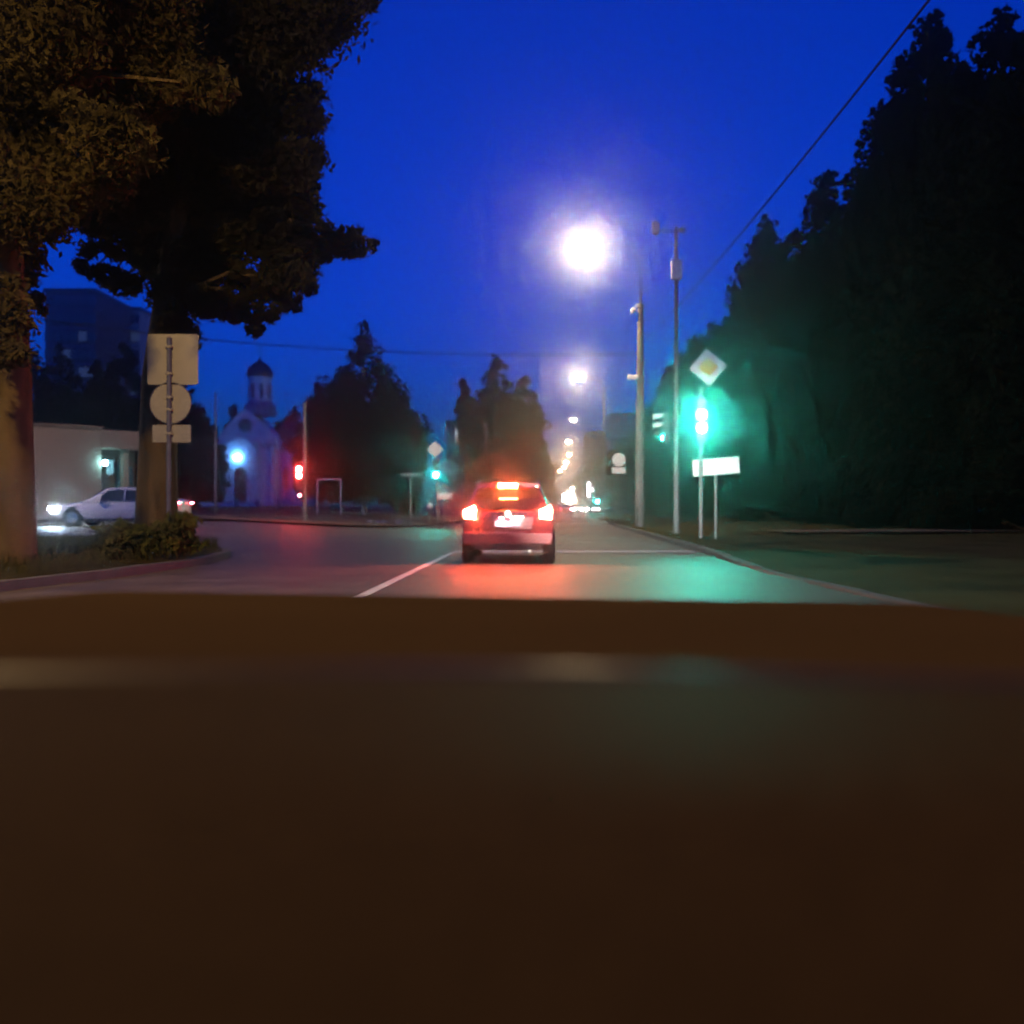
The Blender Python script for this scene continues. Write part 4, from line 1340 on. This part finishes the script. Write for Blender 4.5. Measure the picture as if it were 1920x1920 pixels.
# --- far traffic
def far_car(label, X, Y, facing, paint, low=sal_low, cab_=sal_cab):
    root = tag(empty('distant_car', (X, Y, 0), R(180) if facing else 0), label, 'car')
    L_ = low[-1][0]
    mb = MB()
    side = [(0, .35), (L_, .35), (L_, .66), (L_ - .9, .88), (3.4, .92), (2.7, 1.42), (1.4, 1.42), (.5, .98), (0, .95)]
    vs = [(-.88, y, z) for y, z in side] + [(.88, y, z) for y, z in side]
    n_ = len(side)
    fs = [tuple(range(n_)), tuple(range(2 * n_ - 1, n_ - 1, -1))] + [(i, i + n_, (i + 1) % n_ + n_, (i + 1) % n_) for i in range(n_)]
    mb.add(vs, fs).build('body', paint, root, bevel=.06)
    MB().add([(-.72, .85, 1.06), (.72, .85, 1.06), (.62, 1.33, 1.36), (-.62, 1.33, 1.36)], [(0, 1, 2, 3)]).build('rear_window', M['glass'], root).location = (0, -.03, .03)
    MB().add([(-.72, 3.3, 1.0), (.72, 3.3, 1.0), (.62, 2.78, 1.38), (-.62, 2.78, 1.38)], [(0, 1, 2, 3)]).build('windscreen', M['glass'], root).location = (0, .03, .03)
    for wy in (.9, 3.8):
        for sx in (-1, 1):
            MB().lathe([(.33, -.1), (.33, .1)], 16, (sx * .80, wy, .33), 'X').build('wheel', M['rubber'], root)
    for sx in (-1, 1):
        MB().box((sx * .66, L_ - .06, .66), (.32, .16, .15)).build('headlight', E['head_white'], root)
        MB().box((sx * .70, .0, .82), (.26, .08, .13)).build('tail_light', E['tail'], root)
    return root

far_car('oncoming far car, leftmost pair of white headlights down the road', poleat(1053, 150), 150, True, M['car_grey'])
far_car('oncoming far car in the middle of the bright far traffic', poleat(1066, 185), 185, True, M['car_grey'])
far_car('oncoming far car at the right of the bright far traffic', poleat(1080, 165), 165, True, M['car_white'])
far_car('far car seen from behind with red tail lights beside the car ahead', poleat(1060, 110), 110, False, M['car_grey'])
far_car('farther car seen from behind in the far traffic', poleat(1075, 230), 230, False, M['car_dark'])
far_car('parked far car on the right edge of the far road', poleat(1105, 175), 175, True, M['car_grey'])

# lit shop kiosks and panels far down the road
def light_box(label, px, py0, py1, wpx, Y, em='shop'):
    p = pt(px, py1, Y)
    w_ = wpx / F * Y
    h_ = (py1 - py0) / F * Y
    root = tag(empty('lit_panel', (p.x, Y, .1)), label, 'lit sign')
    zb_ = p.z - .1
    MB().box((0, .15, zb_ + h_ / 2), (w_ + .12, .22, h_ + .12)).build('case', M['galv'], root)
    MB().box((0, .02, zb_ + h_ / 2), (w_, .06, h_)).build('face', E[em], root)
    MB().box((0, .2, zb_ / 2), (.16, .16, max(.2, zb_))).build('post', M['galv'], root)

light_box('leftmost tall lit white panel in the far street', 1058, 926, 940, 5, 210)
light_box('second lit panel from the left in the far street', 1066, 923, 938, 5, 205)
light_box('tall narrow lit panel in the middle of the far street', 1073.5, 914, 930, 5, 220)
light_box('square lit panel highest on the right of the far street', 1087, 918, 931, 7, 200)
light_box('tall pinkish lit column right of the far lamps', 1104, 905, 931, 4, 150, 'panel_lit')
light_box('tiny lit panel just right of the tall pinkish column', 1110, 914, 921, 2.4, 152, 'panel_lit')
def kiosk(label, px0, px1, py0, py1, Y, em='shop', n_=3):
    a, b = pt(px0, py1, Y), pt(px1, py1, Y)
    W_ = b.x - a.x; H = (py1 - py0) / F * Y
    root = tag(empty('shop_kiosk', (a.x, Y, 0)), label, 'kiosk')
    MB().box((W_ / 2, 1.6, (a.z + H + .5) / 2), (W_ + .3, 3, a.z + H + .5)).build('wall', M['plaster_brown'], root)
    for k in range(n_):
        MB().box((W_ * (k + .5) / n_, .07, a.z + H / 2), (W_ / n_ * .85, .08, H)).build('window', E[em], root)
    MB().box((W_ / 2, .9, a.z + H + .58), (W_ + .8, 4.0, .16)).build('roof', M['roof_dark'], root)
kiosk('brightly lit shop front at the end of the far street', 1062, 1090, 932, 945, 240, 'shop', 5)
kiosk('small lit stop building low on the right of the far street', 1108, 1125, 953, 956, 135, 'panel_lit', 2)

# far green signal
p = pt(1120, 940, 120)
ft = tag(empty('traffic_light', (p.x, 120, .1)), 'tiny far green traffic light right of the distant traffic', 'traffic light')
MB().tube([(0, 0, 0), (0, 0, 3.2)], .06, 8).build('post', M['galv'], ft, True)
hh = MB().box((0, -.1, p.z + .3), (.34, .2, 1.0)).build('housing', M['signal_black'], ft)
MB().lathe([(.15, 0), (.14, -.03)], 14, (0, -.205, p.z - .1), 'Y').build('lens', E['green_far'], hh)
# white marker post
p = pt(1131, 966, 72)
mp_ = tag(empty('marker_post', (p.x, 72, .2)), 'short bright white marker post on the right verge before the round sign', 'post')
MB().tube([(0, 0, 0), (0, 0, .8)], .06, 8).build('body', M['sign_white'], mp_, True)
MB().lathe([(.062, .62), (.066, .63), (.066, .7), (.062, .71)], 8).build('band', M['signal_black'], mp_)


# ------------------------------------------------------------------ the car we sit in: bonnet, dashboard and headlights
own = tag(empty('own_car', (0, 0, 0)), 'dark bonnet and brown dashboard of the car the photo is taken from', 'car')
# bonnet: far edge seen at row ~1110 left, 1135 right
nx, ny = 25, 14
vs = []
for j in range(ny):
    t = j / (ny - 1)
    y = 0.78 + (2.55 - .78) * t
    for i in range(nx):
        s_ = -1 + 2 * i / (nx - 1)
        x = s_ * (1.02 - .10 * t) + .25 - .25
        z = .955 - .079 * t - .0155 * x
        if t > .8: z -= .10 * ((t - .8) / .2) ** 2.2
        vs.append((x * 1.0, y, z - .0))
fs = [(j * nx + i, j * nx + i + 1, (j + 1) * nx + i + 1, (j + 1) * nx + i) for j in range(ny - 1) for i in range(nx - 1)]
MB().add(vs, fs).build('bonnet', M['bonnet'], own, True)
MB().box((0, 2.62, .52), (1.8, .12, .5)).build('front_bumper', M['bonnet'], own, bevel=.04)
# dashboard: rolled front edge at row ~1255
nx, ny = 31, 16
vs = []
for j in range(ny):
    t = j / (ny - 1)
    for i in range(nx):
        s_ = -1 + 2 * i / (nx - 1)
        y = .74 - .58 * t - .05 * s_ * s_
        z = .995 - .02 * t - .10 * max(0, t - .5) ** 1.6 - .01 * smooth(s_ + .2)
        if t < .2: z -= .05 * ((.2 - t) / .2) ** 2
        vs.append((s_ * .78, y, z))
fs = [(j * nx + i, (j + 1) * nx + i, (j + 1) * nx + i + 1, j * nx + i + 1) for j in range(ny - 1) for i in range(nx - 1)]
o = MB().add(vs, fs).build('dashboard', M['dash'], own, True)
so = o.modifiers.new('solid', 'SOLIDIFY'); so.thickness = .03; so.offset = -1
ed = []
for i in range(25):
    s_ = -1 + 2 * i / 24
    ed.append((s_ * .78, .645 - .05 * s_ * s_, .972 - .01 * smooth(s_ + .2)))
MB().tube(ed, .022, 14).build('added_sheen_strip', M['added_sheen_strip'], own, True)  # added glossy strip, gives the highlight line along the dashboard edge
MB().box((0, .20, .62), (1.5, .2, .44)).build('lower_dashboard', M['dash'], own, bevel=.05)
for sx in (-1, 1):
    h_ = MB().box((sx * .70, 2.66, .66), (.34, .12, .15)).build('headlight', M['trim'], own, bevel=.03)
    ld = bpy.data.lights.new('headlight_beam', 'SPOT')
    ld.energy = 7000
    ld.color = (1.0, .93, .82)
    ld.spot_size = R(17)
    ld.spot_blend = 1.0
    ld.shadow_soft_size = .05
    lo = bpy.data.objects.new('headlight_beam', ld)
    COL.objects.link(lo)
    lo.parent = h_
    lo.location = (sx * .70, 2.76, .66)
    d = Vector((.175, 1, .06))
    lo.rotation_euler = d.to_track_quat('-Z', 'Y').to_euler()

# ------------------------------------------------------------------ haze
hm = bpy.data.materials.new('haze')
hm.use_nodes = True
t = hm.node_tree
t.nodes.clear()
out = t.nodes.new('ShaderNodeOutputMaterial')
pv = t.nodes.new('ShaderNodeVolumePrincipled')
pv.inputs['Color'].default_value = (.9, .92, .95, 1)
pv.inputs['Density'].default_value = 0.0015
pv.inputs['Anisotropy'].default_value = 0.965
t.links.new(pv.outputs[0], out.inputs['Volume'])
hz = MB().box((0, 440, 29), (860, 940, 64)).build('haze', hm)
tag(hz, 'thin evening haze that haloes every lamp', 'haze', kind='stuff')
